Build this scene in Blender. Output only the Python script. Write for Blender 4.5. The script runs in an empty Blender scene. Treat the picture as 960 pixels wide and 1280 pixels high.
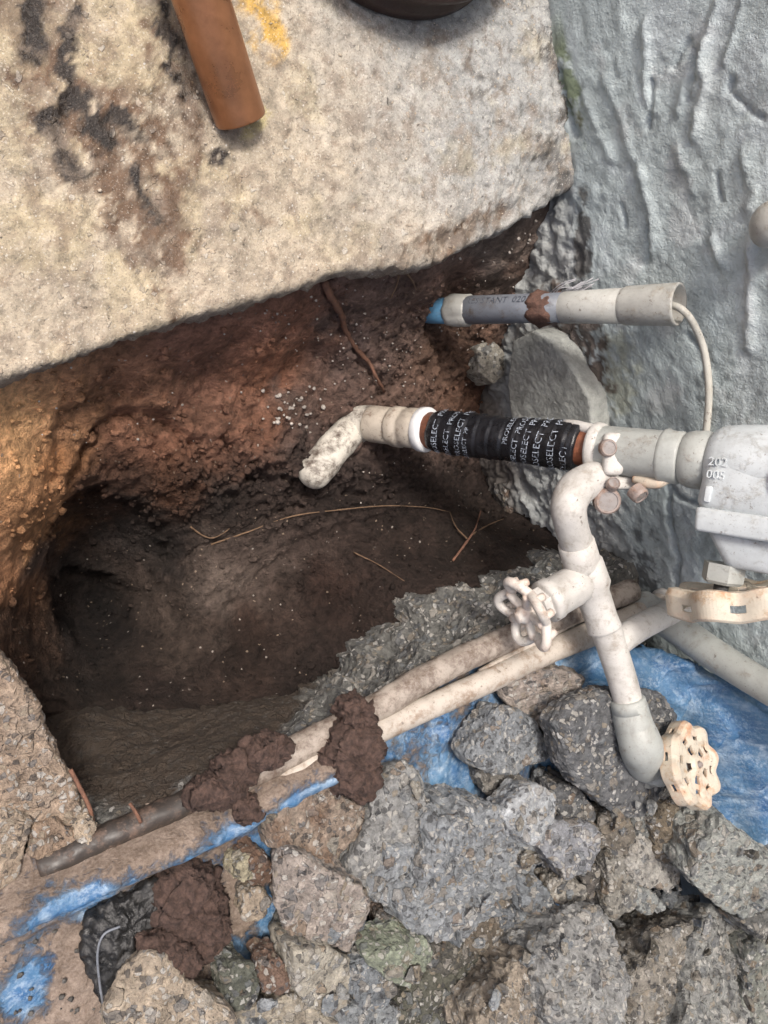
import bpy, math, random
import numpy as np
from mathutils import Vector, Matrix

SC = bpy.context.scene
COL = SC.collection
rng = np.random.default_rng(11)
random.seed(5)

# ------------------------------------------------------------------ camera
F = 950.0            # focal length in pixels of a 960 x 1280 frame
CAM_H = 0.80
_n = np.array([-100 - 480.0, -(580 - 640.0), -F]); _n /= np.linalg.norm(_n)
_up = -_n
_r = np.array([1.0, 0, 0]); _X = _r - _up * (_r @ _up); _X /= np.linalg.norm(_X)
_Y = np.cross(_up, _X)
M = np.array([_X, _Y, _up])          # camera axes -> world axes
EYE = np.array([0, 0, CAM_H])
cam_d = bpy.data.cameras.new('camera'); cam = bpy.data.objects.new('camera', cam_d); COL.objects.link(cam)
m4 = Matrix.Identity(4)
for i in range(3):
    for j in range(3):
        m4[i][j] = M[i][j]
m4[2][3] = CAM_H
cam.matrix_world = m4
cam_d.sensor_width = 36; cam_d.sensor_fit = 'AUTO'; cam_d.lens = F / 1280 * 36
cam_d.clip_start = 0.01; cam_d.clip_end = 200
SC.camera = cam

# ------------------------------------------------------------------ light
SUN_EL = math.radians(64)
SUN_AZ = math.radians(132)           # direction towards the sun, from +x towards +y
w = bpy.data.worlds.new('World'); SC.world = w; w.use_nodes = True
nt = w.node_tree
bg = nt.nodes['Background']
sky = nt.nodes.new('ShaderNodeTexSky'); sky.sky_type = 'NISHITA'; sky.sun_disc = False
sky.sun_elevation = SUN_EL; sky.sun_rotation = math.radians(90) - SUN_AZ
sky.dust_density = 7.0; sky.air_density = 0.7; sky.ozone_density = 0.6
nt.links.new(sky.outputs[0], bg.inputs[0]); bg.inputs[1].default_value = 0.105
sun_d = bpy.data.lights.new('sun', 'SUN'); sun_d.energy = 1.5; sun_d.angle = math.radians(10); sun_d.color = (1.0, 0.955, 0.90)
sun = bpy.data.objects.new('sun', sun_d); COL.objects.link(sun)
sd = Vector((math.cos(SUN_EL) * math.cos(SUN_AZ), math.cos(SUN_EL) * math.sin(SUN_AZ), math.sin(SUN_EL)))
sun.rotation_euler = sd.to_track_quat('Z', 'Y').to_euler(); sun.location = (1, 1, 4)
SC.view_settings.view_transform = 'Standard'; SC.view_settings.look = 'None'
SC.view_settings.exposure = 0.86; SC.view_settings.gamma = 1

# ------------------------------------------------------------------ projection helpers (authoring)
def ray(px, py):
    return M @ np.array([(px - 480) / F, (640 - py) / F, -1.0])
def at(px, py, z):
    d = ray(px, py); return EYE + d * ((z - CAM_H) / d[2])
def project(P):
    c = (np.asarray(P) - EYE) @ M
    dep = np.maximum(-c[..., 2], 1e-4)
    return 480 + F * c[..., 0] / dep, 640 - F * c[..., 1] / dep
def depth(p):
    return float(-((np.asarray(p) - EYE) @ M)[2])
WA = at(680, 0, 0); WB = at(785, 650, 0)
WD = (WB - WA) / np.linalg.norm(WB - WA)          # along the wall, towards the image bottom
WN = np.cross(WD, [0, 0, 1.0])                    # out of the wall, towards the camera
if WN[0] > 0: WN = -WN
def wallp(px, py, off=0.0):
    d = ray(px, py); s = ((WA + WN * off - EYE) @ WN) / (d @ WN); return EYE + d * s
def climb(x, y):                                  # loose stuff banked against the wall foot, only near the camera side
    P = np.stack([np.asarray(x, float), np.asarray(y, float)], -1)
    d = (P - WA[:2]) @ WN[:2]; s = (P - WA[:2]) @ WD[:2]
    return .23 * np.clip(1 - d / .15, 0, 1.3) ** 1.2 * np.clip((s - S_C) / .08, 0, 1)
S_C = (at(800, 740, 0) - WA) @ WD + .03
def on_bank(px, py, lift=0.0):
    d = ray(px, py)
    for s in np.arange(.6, 1.8, .002):
        p = EYE + d * s
        if p[2] <= climb(p[0], p[1]) + lift: break
    return p
def pxm(p):                                       # metres per pixel at a point
    return depth(p) / F

# ------------------------------------------------------------------ noise
_perm = rng.permutation(256).astype(np.int64); _perm = np.concatenate([_perm, _perm, _perm])
_g = rng.normal(size=(256, 3)); _g /= np.linalg.norm(_g, axis=1)[:, None]
def perlin(p):
    p = np.asarray(p, float); i = np.floor(p).astype(np.int64); f = p - i; i &= 255
    u = f * f * f * (f * (f * 6 - 15) + 10)
    out = 0
    for dx in (0, 1):
        wx = u[:, 0] if dx else 1 - u[:, 0]
        for dy in (0, 1):
            wy = u[:, 1] if dy else 1 - u[:, 1]
            for dz in (0, 1):
                wz = u[:, 2] if dz else 1 - u[:, 2]
                h = _perm[_perm[_perm[(i[:, 0] + dx) & 255] + ((i[:, 1] + dy) & 255)] + ((i[:, 2] + dz) & 255)]
                gr = _g[h]
                out = out + wx * wy * wz * (gr[:, 0] * (f[:, 0] - dx) + gr[:, 1] * (f[:, 1] - dy) + gr[:, 2] * (f[:, 2] - dz))
    return out * 1.5
def fbm(p, scale, octv=4, gain=.5, seed=0.0):
    p = np.asarray(p, float) * scale + seed * 17.31; a = 1.0; o = 0
    for k in range(octv):
        o = o + a * perlin(p); p = p * 2.03 + 5.7; a *= gain
    return o
def ridged(p, scale, octv=4, gain=.5, seed=0.0):
    p = np.asarray(p, float) * scale + seed * 11.17; a = 1.0; o = 0
    for k in range(octv):
        o = o + a * (1 - 2 * np.abs(perlin(p))); p = p * 2.03 + 3.1; a *= gain
    return o
def cells(p, scale, seed=0.0):
    """F1, F2 and a random number of the nearest cell."""
    p = np.asarray(p, float) * scale + seed * 7.7; b = np.floor(p).astype(np.int64)
    f1 = np.full(len(p), 9.0); f2 = np.full(len(p), 9.0); idv = np.zeros(len(p))
    for dx in (-1, 0, 1):
        for dy in (-1, 0, 1):
            for dz in (-1, 0, 1):
                c = b + np.array([dx, dy, dz]); ci = c & 255
                h = _perm[_perm[_perm[ci[:, 0]] + ci[:, 1]] + ci[:, 2]]
                q = c + 0.5 + 0.42 * _g[h]
                d = np.sqrt(((q - p) ** 2).sum(1))
                nearer = d < f1
                f2 = np.where(nearer, f1, np.minimum(f2, d)); idv = np.where(nearer, h / 255.0, idv); f1 = np.where(nearer, d, f1)
    return f1, f2, idv
def sstep(a, b, x):
    t = np.clip((x - a) / (b - a), 0, 1); return t * t * (3 - 2 * t)
def seg_dist(X, Y, pts):
    """distance in pixels to a polyline and the signed side"""
    best = np.full(np.shape(X), 1e9); side = np.zeros(np.shape(X))
    for (x0, y0), (x1, y1) in zip(pts[:-1], pts[1:]):
        dx, dy = x1 - x0, y1 - y0; L2 = dx * dx + dy * dy
        t = np.clip(((X - x0) * dx + (Y - y0) * dy) / L2, 0, 1)
        ex, ey = X - (x0 + t * dx), Y - (y0 + t * dy)
        d = np.hypot(ex, ey); s = ex * dy - ey * dx
        side = np.where(d < best, np.sign(s) * d, side); best = np.minimum(best, d)
    return best, side

# ------------------------------------------------------------------ mesh helpers
def tag(o, label=None, cat=None, group=None, kind=None):
    if label: o['label'] = label
    if cat: o['category'] = cat
    if group: o['group'] = group
    if kind: o['kind'] = kind
    return o
def mesh_obj(name, V, Fc, mat, parent=None, smooth=True, col=None, origin=None):
    V = np.asarray(V, float)
    if origin is None: origin = np.zeros(3)
    me = bpy.data.meshes.new(name)
    me.from_pydata((V - origin).tolist(), [], Fc if isinstance(Fc, list) else Fc.tolist())
    if smooth: me.polygons.foreach_set('use_smooth', [True] * len(me.polygons))
    if col is not None:
        for nm, c in col.items():
            c = np.asarray(c, float)
            if c.ndim == 1:
                a = me.attributes.new(nm, 'FLOAT', 'POINT'); a.data.foreach_set('value', c)
            else:
                a = me.attributes.new(nm, 'FLOAT_COLOR', 'POINT')
                a.data.foreach_set('color', np.concatenate([c, np.ones((len(c), 1))], 1).ravel())
    if mat: me.materials.append(mat)
    me.update()
    o = bpy.data.objects.new(name, me); COL.objects.link(o)
    if parent is not None:
        o.parent = parent; o.location = np.asarray(origin) - np.asarray(parent.get('_o', (0, 0, 0)))
    else:
        o.location = origin
    return o
def empty(name, loc, label, cat, group=None):
    o = bpy.data.objects.new(name, None); COL.objects.link(o); o.location = loc
    return tag(o, label, cat, group)
def grid_faces(nu, nv, wrap=False):
    iu = np.arange(nu if wrap else nu - 1); iv = np.arange(nv - 1)
    a, b = np.meshgrid(iu, iv, indexing='ij'); a2 = (a + 1) % nu
    return np.stack([a * nv + b, a2 * nv + b, a2 * nv + b + 1, a * nv + b + 1], -1).reshape(-1, 4)
def vnormals(V, Fq):
    n = np.zeros_like(V); a, b, c, d = (V[Fq[:, k]] for k in range(4))
    fn = np.cross(c - a, d - b)
    for k in range(4): np.add.at(n, Fq[:, k], fn)
    return n / np.maximum(np.linalg.norm(n, axis=1), 1e-12)[:, None]
class Buf:
    def __init__(s): s.V = []; s.F = []; s.n = 0
    def add(s, V, Fc):
        V = np.asarray(V, float); s.V.append(V)
        s.F += [tuple(int(i) + s.n for i in f) for f in Fc]; s.n += len(V); return s
    def build(s, name, mat, parent=None, **k):
        return mesh_obj(name, np.concatenate(s.V), s.F, mat, parent, **k)
def sub(parent, name, V, Fc, mat, **k):
    """child that keeps its world position"""
    o = mesh_obj(name, V, Fc, mat, None, **k)
    keep(o, parent); return o
def keep(o, parent):
    base = np.array(parent.location); q = parent.parent
    while q is not None:
        base = base + np.array(q.location); q = q.parent
    loc = np.array(o.location); o.parent = parent; o.location = loc - base
    return o
def smooth_path(P, R, n):
    P = np.asarray(P, float); R = np.asarray(R, float); k = len(P)
    PP = np.concatenate([[2 * P[0] - P[1]], P, [2 * P[-1] - P[-2]]]); RR = np.concatenate([[R[0]], R, [R[-1]]])
    out = []; ro = []
    for i in range(k - 1):
        for t in np.linspace(0, 1, n, endpoint=(i == k - 2)):
            a, b, c, d = PP[i:i + 4]
            out.append(.5 * ((2 * b) + (c - a) * t + (2 * a - 5 * b + 4 * c - d) * t * t + (3 * b - a - 3 * c + d) * t ** 3))
            ro.append(RR[i + 1] * (1 - t) + RR[i + 2] * t)
    return np.array(out), np.array(ro)
def tube(P, R, seg=28, n=8, cap=True, spline=True, rough=0.0, rs=60, closed=False, round_end=False):
    if np.isscalar(R): R = [R] * len(P)
    if spline: P, R = smooth_path(P, R, n)
    else: P = np.asarray(P, float); R = np.asarray(R, float)
    if round_end:
        d = P[-1] - P[-2]; d /= np.linalg.norm(d); r = R[-1]; e = []; er = []
        for a in np.linspace(0, math.pi / 2, 7)[1:]:
            e.append(P[-1] + d * r * math.sin(a) * .8); er.append(max(r * math.cos(a), r * .03))
        P = np.concatenate([P, e]); R = np.concatenate([R, er])
    k = len(P); T = np.gradient(P, axis=0)
    if closed: T = np.roll(P, -1, 0) - np.roll(P, 1, 0)
    T /= np.maximum(np.linalg.norm(T, axis=1), 1e-9)[:, None]
    ref = np.array([0, 0, 1.0]) if abs(T[0][2]) < .9 else np.array([1.0, 0, 0])
    u = np.cross(T[0], ref); u /= np.linalg.norm(u); V = []
    ang = np.linspace(0, 2 * math.pi, seg, endpoint=False)
    for i in range(k):
        u = u - T[i] * (u @ T[i]); u /= np.linalg.norm(u); v = np.cross(T[i], u)
        V.append(P[i] + R[i] * (np.cos(ang)[:, None] * u + np.sin(ang)[:, None] * v))
    V = np.array(V)
    if rough:
        C = P[:, None, :]; d = (V - C); L = np.linalg.norm(d, axis=2, keepdims=True)
        nn = fbm(V.reshape(-1, 3), rs, 3).reshape(k, seg, 1)
        V = C + d * (1 + rough * nn * np.max(R) / np.maximum(L, 1e-6))
    V = V.reshape(-1, 3); Fc = []
    for i in range(k if closed else k - 1):
        for j in range(seg):
            a = i * seg + j; b = i * seg + (j + 1) % seg; i2 = ((i + 1) % k) * seg
            Fc.append((a, b, i2 + (j + 1) % seg, i2 + j))
    if cap and not closed:
        Fc.append(tuple(range(seg - 1, -1, -1))); Fc.append(tuple((k - 1) * seg + j for j in range(seg)))
    return V, Fc
def frame(axis, ref=(0, 0, 1.0)):
    a = np.asarray(axis, float); a = a / np.linalg.norm(a); r = np.asarray(ref, float)
    u = r - a * (r @ a)
    if np.linalg.norm(u) < 1e-3: u = np.array([1.0, 0, 0]) - a * a[0]
    u /= np.linalg.norm(u); return a, u, np.cross(a, u)
def lathe(O, axis, prof, seg=40, ref=(0, 0, 1.0), rfun=None, cap=True, rough=0.0):
    """prof: (t along axis in m, r in m)"""
    a, u, v = frame(axis, ref); th = np.linspace(0, 2 * math.pi, seg, endpoint=False); V = []
    for t, r in prof:
        rr = r if rfun is None else r * rfun(th, t)
        V.append(np.asarray(O) + a * t + (np.cos(th) * rr)[:, None] * u + (np.sin(th) * rr)[:, None] * v)
    V = np.concatenate(V); k = len(prof)
    if rough: V = V + rough * fbm(V, 70, 3)[:, None] * (V - (np.asarray(O) + ((V - O) @ a)[:, None] * a)) / max(p[1] for p in prof)
    Fc = [(i * seg + j, i * seg + (j + 1) % seg, (i + 1) * seg + (j + 1) % seg, (i + 1) * seg + j) for i in range(k - 1) for j in range(seg)]
    if cap: Fc += [tuple(range(seg - 1, -1, -1)), tuple((k - 1) * seg + j for j in range(seg))]
    return V, Fc
def rbox(C, ax, ay, az, sx, sy, sz, bev=.15, taper=1.0, n=1):
    """bevelled box with half sizes along three axes"""
    V = []; b = bev * min(sx, sy, sz)
    def ring(z, k, inset):
        hx, hy = sx * k - inset, sy * k - inset; c = min(b * 1.6, hx * .6, hy * .6)
        pts = []
        for qx, qy, a0 in ((1, 1, 0), (-1, 1, 90), (-1, -1, 180), (1, -1, 270)):
            for a in (0, 30, 60, 90):
                t = math.radians(a0 + a); pts.append((qx * (hx - c) + c * math.cos(t), qy * (hy - c) + c * math.sin(t)))
        return [np.asarray(C) + ax * x + ay * y + az * z for x, y in pts]
    L = [(-sz, 1, b), (-sz + b * .3, 1, b * .3), (-sz + b, 1, 0), (sz - b, taper, 0), (sz - b * .3, taper, b * .3), (sz, taper, b)]
    for z, k, ins in L: V += ring(z, k, ins)
    m = 16; Fc = [(i * m + j, i * m + (j + 1) % m, (i + 1) * m + (j + 1) % m, (i + 1) * m + j) for i in range(len(L) - 1) for j in range(m)]
    Fc += [tuple(range(m - 1, -1, -1)), tuple((len(L) - 1) * m + j for j in range(m))]
    return np.array(V), Fc
def text_mesh(s, size=1.0):
    cu = bpy.data.curves.new('t', 'FONT'); cu.body = s; cu.size = size; cu.resolution_u = 2; cu.align_x = 'LEFT'
    o = bpy.data.objects.new('t', cu); COL.objects.link(o)
    me = bpy.data.meshes.new_from_object(o.evaluated_get(bpy.context.evaluated_depsgraph_get()))
    V = np.array([v.co[:] for v in me.vertices]).reshape(-1, 3); Fc = [tuple(p.vertices) for p in me.polygons]
    bpy.data.objects.remove(o); bpy.data.curves.remove(cu); bpy.data.meshes.remove(me)
    return V, Fc

# ------------------------------------------------------------------ materials
class NT:
    def __init__(s, name):
        s.m = bpy.data.materials.new(name); s.m.use_nodes = True; s.t = s.m.node_tree; s.N = s.t.nodes; s.L = s.t.links
        s.p = s.N['Principled BSDF']; s.tc = s.N.new('ShaderNodeTexCoord'); s.v = s.tc.outputs['Object']
    def put(s, sock, val):
        if isinstance(val, bpy.types.NodeSocket): s.L.new(val, sock)
        elif isinstance(val, (tuple, list)) and len(val) == 3 and sock.type == 'RGBA': sock.default_value = (*val, 1)
        else: sock.default_value = val
    def offset(s):
        oi = s.N.new('ShaderNodeObjectInfo'); va = s.N.new('ShaderNodeVectorMath'); va.operation = 'ADD'
        mu = s.N.new('ShaderNodeMath'); mu.operation = 'MULTIPLY'; mu.inputs[1].default_value = 37.0
        s.L.new(oi.outputs['Random'], mu.inputs[0]); s.L.new(s.v, va.inputs[0]); s.L.new(mu.outputs[0], va.inputs[1]); s.v = va.outputs[0]
        return oi
    def noise(s, scale, detail=6, rough=.6, dist=0, vec=None):
        n = s.N.new('ShaderNodeTexNoise'); s.put(n.inputs['Vector'], vec or s.v); n.inputs['Scale'].default_value = scale
        n.inputs['Detail'].default_value = detail; n.inputs['Roughness'].default_value = rough; n.inputs['Distortion'].default_value = dist
        return n.outputs['Fac']
    def vor(s, scale, feat='F1', rnd=1.0, vec=None):
        n = s.N.new('ShaderNodeTexVoronoi'); n.feature = feat; s.put(n.inputs['Vector'], vec or s.v); n.inputs['Scale'].default_value = scale
        n.inputs['Randomness'].default_value = rnd
        return n.outputs['Distance'], (n.outputs['Color'] if feat != 'DISTANCE_TO_EDGE' else None)
    def warp(s, scale, amt):
        n = s.N.new('ShaderNodeTexNoise'); s.L.new(s.v, n.inputs['Vector']); n.inputs['Scale'].default_value = scale; n.inputs['Detail'].default_value = 3
        a = s.N.new('ShaderNodeVectorMath'); a.operation = 'MULTIPLY_ADD'; s.L.new(n.outputs['Color'], a.inputs[0]); a.inputs[1].default_value = (amt,) * 3; s.L.new(s.v, a.inputs[2])
        return a.outputs[0]
    def scalev(s, sx, sy, sz, vec=None):
        a = s.N.new('ShaderNodeVectorMath'); a.operation = 'MULTIPLY'; s.L.new(vec or s.v, a.inputs[0]); a.inputs[1].default_value = (sx, sy, sz); return a.outputs[0]
    def math(s, op, a, b=0.0, c=None):
        n = s.N.new('ShaderNodeMath'); n.operation = op; s.put(n.inputs[0], a); s.put(n.inputs[1], b)
        if c is not None: s.put(n.inputs[2], c)
        return n.outputs[0]
    def rng(s, v, a, b, c=0.0, d=1.0):
        n = s.N.new('ShaderNodeMapRange'); n.interpolation_type = 'SMOOTHSTEP'; s.put(n.inputs['Value'], v)
        for k, x in zip(('From Min', 'From Max', 'To Min', 'To Max'), (a, b, c, d)): n.inputs[k].default_value = x
        return n.outputs[0]
    def ramp(s, f, stops, const=False):
        n = s.N.new('ShaderNodeValToRGB'); s.put(n.inputs[0], f); e = n.color_ramp.elements
        if const: n.color_ramp.interpolation = 'CONSTANT'
        while len(e) < len(stops): e.new(0.5)
        for k, (p, c) in enumerate(stops): e[k].position = p; e[k].color = (*c, 1)
        return n.outputs[0]
    def mix(s, f, a, b, mode='MIX'):
        n = s.N.new('ShaderNodeMix'); n.data_type = 'RGBA'; n.blend_type = mode; s.put(n.inputs[0], f); s.put(n.inputs[6], a); s.put(n.inputs[7], b)
        return n.outputs[2]
    def sep(s, c):
        n = s.N.new('ShaderNodeSeparateColor'); s.L.new(c, n.inputs[0]); return n.outputs
    def attr(s, name):
        n = s.N.new('ShaderNodeAttribute'); n.attribute_name = name; return n
    def objcol(s):
        n = s.N.new('ShaderNodeObjectInfo'); return n.outputs['Color']
    def bump(s, h, dist, strength=1.0, normal=None):
        n = s.N.new('ShaderNodeBump'); s.put(n.inputs['Height'], h); n.inputs['Distance'].default_value = dist; n.inputs['Strength'].default_value = strength
        if normal is not None: s.L.new(normal, n.inputs['Normal'])
        return n.outputs[0]
    def out(s, color, rough=.8, normal=None, metal=0.0, spec=.4):
        s.put(s.p.inputs['Base Color'], color); s.put(s.p.inputs['Roughness'], rough); s.put(s.p.inputs['Metallic'], metal)
        s.put(s.p.inputs['Specular IOR Level'], spec)
        if normal is not None: s.L.new(normal, s.p.inputs['Normal'])
        return s.m

def gray(x): return (x, x, x)

def mat_slab():
    t = NT('concrete_top'); dry = t.math('SUBTRACT', 1.0, t.math('MULTIPLY', t.attr('wet').outputs['Fac'], .85)); c = t.attr('col').outputs['Color']
    n1 = t.noise(9, 8, .65); n2 = t.noise(60, 6, .7); n3 = t.noise(260, 4, .7)
    c = t.mix(1, c, t.ramp(n1, [(.3, gray(.72)), (.5, gray(1)), (.72, gray(1.25))]), 'MULTIPLY')
    c = t.mix(1, c, t.ramp(n2, [(.28, gray(.42)), (.45, gray(.92)), (.68, gray(1.32))]), 'MULTIPLY')
    wv = t.warp(120, .006); d, vc = t.vor(130, vec=wv); e, _ = t.vor(130, 'DISTANCE_TO_EDGE', vec=wv); r = t.sep(vc)
    st = t.math('MULTIPLY', t.rng(r[0], .88, .92), t.rng(t.math('ADD', e, t.math('MULTIPLY', r[2], -.3)), .0, .08))
    c = t.mix(t.math('MULTIPLY', t.math('MULTIPLY', st, dry), .45), c, t.ramp(r[1], [(0, (.58, .52, .43)), (.35, (.22, .20, .18)), (.55, (.46, .36, .26)), (.75, (.64, .61, .55)), (1, (.3, .3, .3))], True))
    bm = t.noise(26, 9, .72, .4); c = t.mix(t.rng(bm, .48, .64, 0, .65), c, (.21, .165, .125)); fs = t.noise(420, 2, .6); c = t.mix(t.math('MULTIPLY', dry, t.rng(fs, .60, .68, 0, .5)), c, (.62, .57, .49)); c = t.mix(t.rng(fs, .41, .34, 0, .5), c, (.13, .11, .09))
    sv = t.warp(300, .003); d3, vc3 = t.vor(340, vec=sv); r3 = t.sep(vc3); sk = t.math('MULTIPLY', t.rng(r3[0], .93, .95), t.math('MULTIPLY', dry, t.rng(d3, .42, .30))); c = t.mix(t.math('MULTIPLY', sk, .6), c, t.ramp(r3[1], [(0, (.60, .56, .48)), (.45, (.10, .085, .07)), (.7, (.45, .33, .2)), (.85, (.66, .65, .62))], True))
    pn = t.noise(70, 3, .6, .5); pit = t.rng(pn, .70, .76)
    c = t.mix(t.math('MULTIPLY', pit, .6), c, (.10, .085, .07))
    h = t.math('ADD', t.math('MULTIPLY', n2, 1.0), t.math('MULTIPLY', n3, .45)); h = t.math('ADD', h, t.math('MULTIPLY', st, .35)); h = t.math('SUBTRACT', h, t.math('MULTIPLY', pit, .9))
    wet = t.attr('wet').outputs['Fac']
    rough = t.math('SUBTRACT', t.rng(n1, .3, .7, .55, .85), t.math('MULTIPLY', wet, .4))
    return t.out(c, rough, t.bump(h, .0045, .9), spec=.45)
def mat_chunk(name='broken_concrete', agg=1.0, m0=(.10, .055, .035), m1=(.30, .19, .12)):
    t = NT(name); t.offset(); base = t.objcol(); a = t.attr('mud').outputs['Fac']
    n1 = t.noise(14, 7, .65); n2 = t.noise(75, 7, .72); n3 = t.noise(330, 3, .7)
    c = t.mix(1, base, t.ramp(n2, [(.27, gray(.22)), (.42, gray(.75)), (.55, gray(1.05)), (.72, gray(1.75))]), 'MULTIPLY')
    wv = t.warp(90, .006)
    d, vc = t.vor(66, vec=wv); e, _ = t.vor(66, 'DISTANCE_TO_EDGE', vec=wv); r = t.sep(vc)
    st = t.math('MULTIPLY', t.rng(r[0], .56, .60), t.rng(t.math('ADD', e, t.math('MULTIPLY', r[2], -.16)), .0, .05))
    stc = t.ramp(r[1], [(0, (.33, .31, .28)), (.2, (.14, .145, .15)), (.42, (.25, .215, .17)), (.6, (.19, .205, .215)), (.78, (.40, .375, .33)), (.92, (.25, .18, .12))], True)
    stc = t.mix(1, stc, t.ramp(n2, [(.3, gray(.6)), (.5, gray(1)), (.7, gray(1.3))]), 'MULTIPLY')
    c = t.mix(t.math('MULTIPLY', st, .6 * agg), c, stc)
    wv2 = t.warp(200, .004)
    d2, vc2 = t.vor(150, vec=wv2); e2, _ = t.vor(150, 'DISTANCE_TO_EDGE', vec=wv2); r2 = t.sep(vc2)
    s2 = t.math('MULTIPLY', t.rng(r2[0], .50, .54), t.rng(t.math('ADD', e2, t.math('MULTIPLY', r2[2], -.2)), 0, .06))
    c = t.mix(t.math('MULTIPLY', s2, .7), c, t.ramp(r2[1], [(0, (.52, .50, .46)), (.28, (.06, .06, .062)), (.55, (.33, .285, .22)), (.70, (.16, .17, .18)), (.82, (.60, .59, .56))], True))
    mudn = t.math('ADD', t.math('MULTIPLY', n1, .9), t.math('MULTIPLY', a, .75))
    mk = t.math('MULTIPLY', t.rng(mudn, .74, .92), t.rng(n2, .2, .55, .55, 1))
    c = t.mix(mk, c, t.mix(n2, m0, m1))
    h = t.math('ADD', n2, t.math('MULTIPLY', n3, .4)); h = t.math('ADD', h, t.math('MULTIPLY', st, .45)); h = t.math('ADD', h, t.math('MULTIPLY', s2, .2))
    return t.out(c, t.rng(n1, .3, .7, .6, .9), t.bump(h, .010, 1.0), spec=.4)
def mat_soil():
    t = NT('wet_soil'); c = t.attr('col').outputs['Color']; sm = t.attr('smooth_clay').outputs['Fac']
    n1 = t.noise(20, 8, .65); n2 = t.noise(90, 7, .7); n3 = t.noise(400, 3, .7)
    c = t.mix(1, c, t.ramp(n1, [(.3, gray(.5)), (.5, gray(1)), (.7, gray(1.55))]), 'MULTIPLY')
    c = t.mix(1, c, t.ramp(n2, [(.3, gray(.45)), (.5, gray(1)), (.75, gray(1.7))]), 'MULTIPLY')
    d, vc = t.vor(210, vec=t.warp(100, .006)); r = t.sep(vc)
    st = t.math('MULTIPLY', t.rng(r[0], .972, .978), t.rng(d, .4, .3))
    c = t.mix(t.math('MULTIPLY', st, .8), c, t.ramp(r[1], [(0, (.35, .27, .2)), (.5, (.2, .17, .15)), (.8, (.5, .45, .4))], True))
    h = t.math('ADD', n2, t.math('MULTIPLY', n3, .35)); h = t.math('ADD', h, t.math('MULTIPLY', n1, 1.2))
    return t.out(c, t.rng(n2, .3, .7, .62, .9), t.bump(h, .012, 1.0), spec=.28)
def mat_wall():
    t = NT('cement_render'); c = t.attr('col').outputs['Color']
    n1 = t.noise(7, 7, .6); n2 = t.noise(45, 7, .65); n3 = t.noise(300, 3, .6)
    c = t.mix(1, c, t.ramp(n1, [(.3, gray(.82)), (.5, gray(1)), (.7, gray(1.16))]), 'MULTIPLY')
    c = t.mix(1, c, t.ramp(n2, [(.28, gray(.74)), (.5, gray(1)), (.75, gray(1.2))]), 'MULTIPLY')
    h = t.math('ADD', n2, t.math('MULTIPLY', n3, .35))
    return t.out(c, t.rng(n1, .3, .7, .5, .75), t.bump(h, .005, .9), spec=.4)
def mat_paint(name, col, dirt=(.2, .13, .08), amt=.5, rough=.45, rust=0.0, chip=.0):
    t = NT(name); n1 = t.noise(22, 7, .65); n2 = t.noise(110, 5, .7); n3 = t.noise(45, 8, .75)
    c = t.mix(1, col, t.ramp(n1, [(.3, gray(.80)), (.55, gray(1)), (.75, gray(1.08))]), 'MULTIPLY')
    md = t.rng(n3, .57 - .10 * amt, .68, 0, min(1, .55 + amt * .4))
    c = t.mix(md, c, dirt)
    sp = t.rng(n2, .63, .68); c = t.mix(t.math('MULTIPLY', sp, .7), c, (.12, .09, .07))
    if rust:
        g = t.N.new('ShaderNodeNewGeometry'); e = t.rng(t.math('ADD', g.outputs['Pointiness'], t.math('MULTIPLY', n1, .18)), .60, .70)
        c = t.mix(t.math('MULTIPLY', e, rust), c, (.55, .22, .07))
        c = t.mix(t.math('MULTIPLY', t.rng(n1, .58, .72), rust * .8), c, (.42, .16, .05))
    gr = t.noise(13, 9, .75, .8); c = t.mix(t.rng(gr, .50, .70, 0, .35 + .3 * amt), c, tuple(x * .8 for x in dirt))
    fl = t.noise(420, 3, .7); c = t.mix(t.rng(fl, .60, .68, 0, .45), c, tuple(x * .7 for x in dirt))
    h = t.math('ADD', n1, t.math('MULTIPLY', n2, .4)); h = t.math('ADD', h, t.math('MULTIPLY', md, .5))
    return t.out(c, t.rng(n1, .3, .7, rough - .1, rough + .2), t.bump(h, .0016, .6), spec=.45)
def mat_tarp():
    t = NT('blue_tarp'); mud = t.attr('mud').outputs['Fac']; n1 = t.noise(16, 8, .68); n2 = t.noise(70, 7, .7, .6); n3 = t.noise(300, 3, .7)
    blue = t.ramp(n1, [(.3, (.02, .10, .26)), (.5, (.06, .16, .30)), (.7, (.12, .245, .39))])
    st = t.noise(240, 4, .75); s0 = t.noise(24, 6, .7); blue = t.mix(t.math('MULTIPLY', t.rng(st, .45, .62), t.rng(s0, .40, .62, .08, .6)), blue, (.34, .43, .54)); blue = t.mix(t.math('MULTIPLY', t.attr('crease').outputs['Fac'], t.rng(n2, .38, .62, .1, .8)), blue, (.40, .50, .60))
    mk = t.rng(t.math('ADD', t.math('ADD', t.math('MULTIPLY', n1, .5), t.math('MULTIPLY', n2, .5)), mud), .80, .96)
    mudc = t.ramp(t.math('ADD', t.math('MULTIPLY', t.noise(34, 9, .78, .5), .6), t.math('MULTIPLY', n3, .4)), [(.3, (.06, .043, .034)), (.44, (.16, .12, .092)), (.58, (.27, .215, .175)), (.72, (.42, .37, .32))])
    c = t.mix(mk, blue, mudc)
    h = t.math('ADD', t.math('MULTIPLY', mk, .8), t.math('MULTIPLY', n3, .3)); h = t.math('ADD', h, t.math('MULTIPLY', n2, .7))
    return t.out(c, t.math('MULTIPLY_ADD', mk, .4, .38), t.bump(h, .0055, .9), spec=.5)
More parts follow.
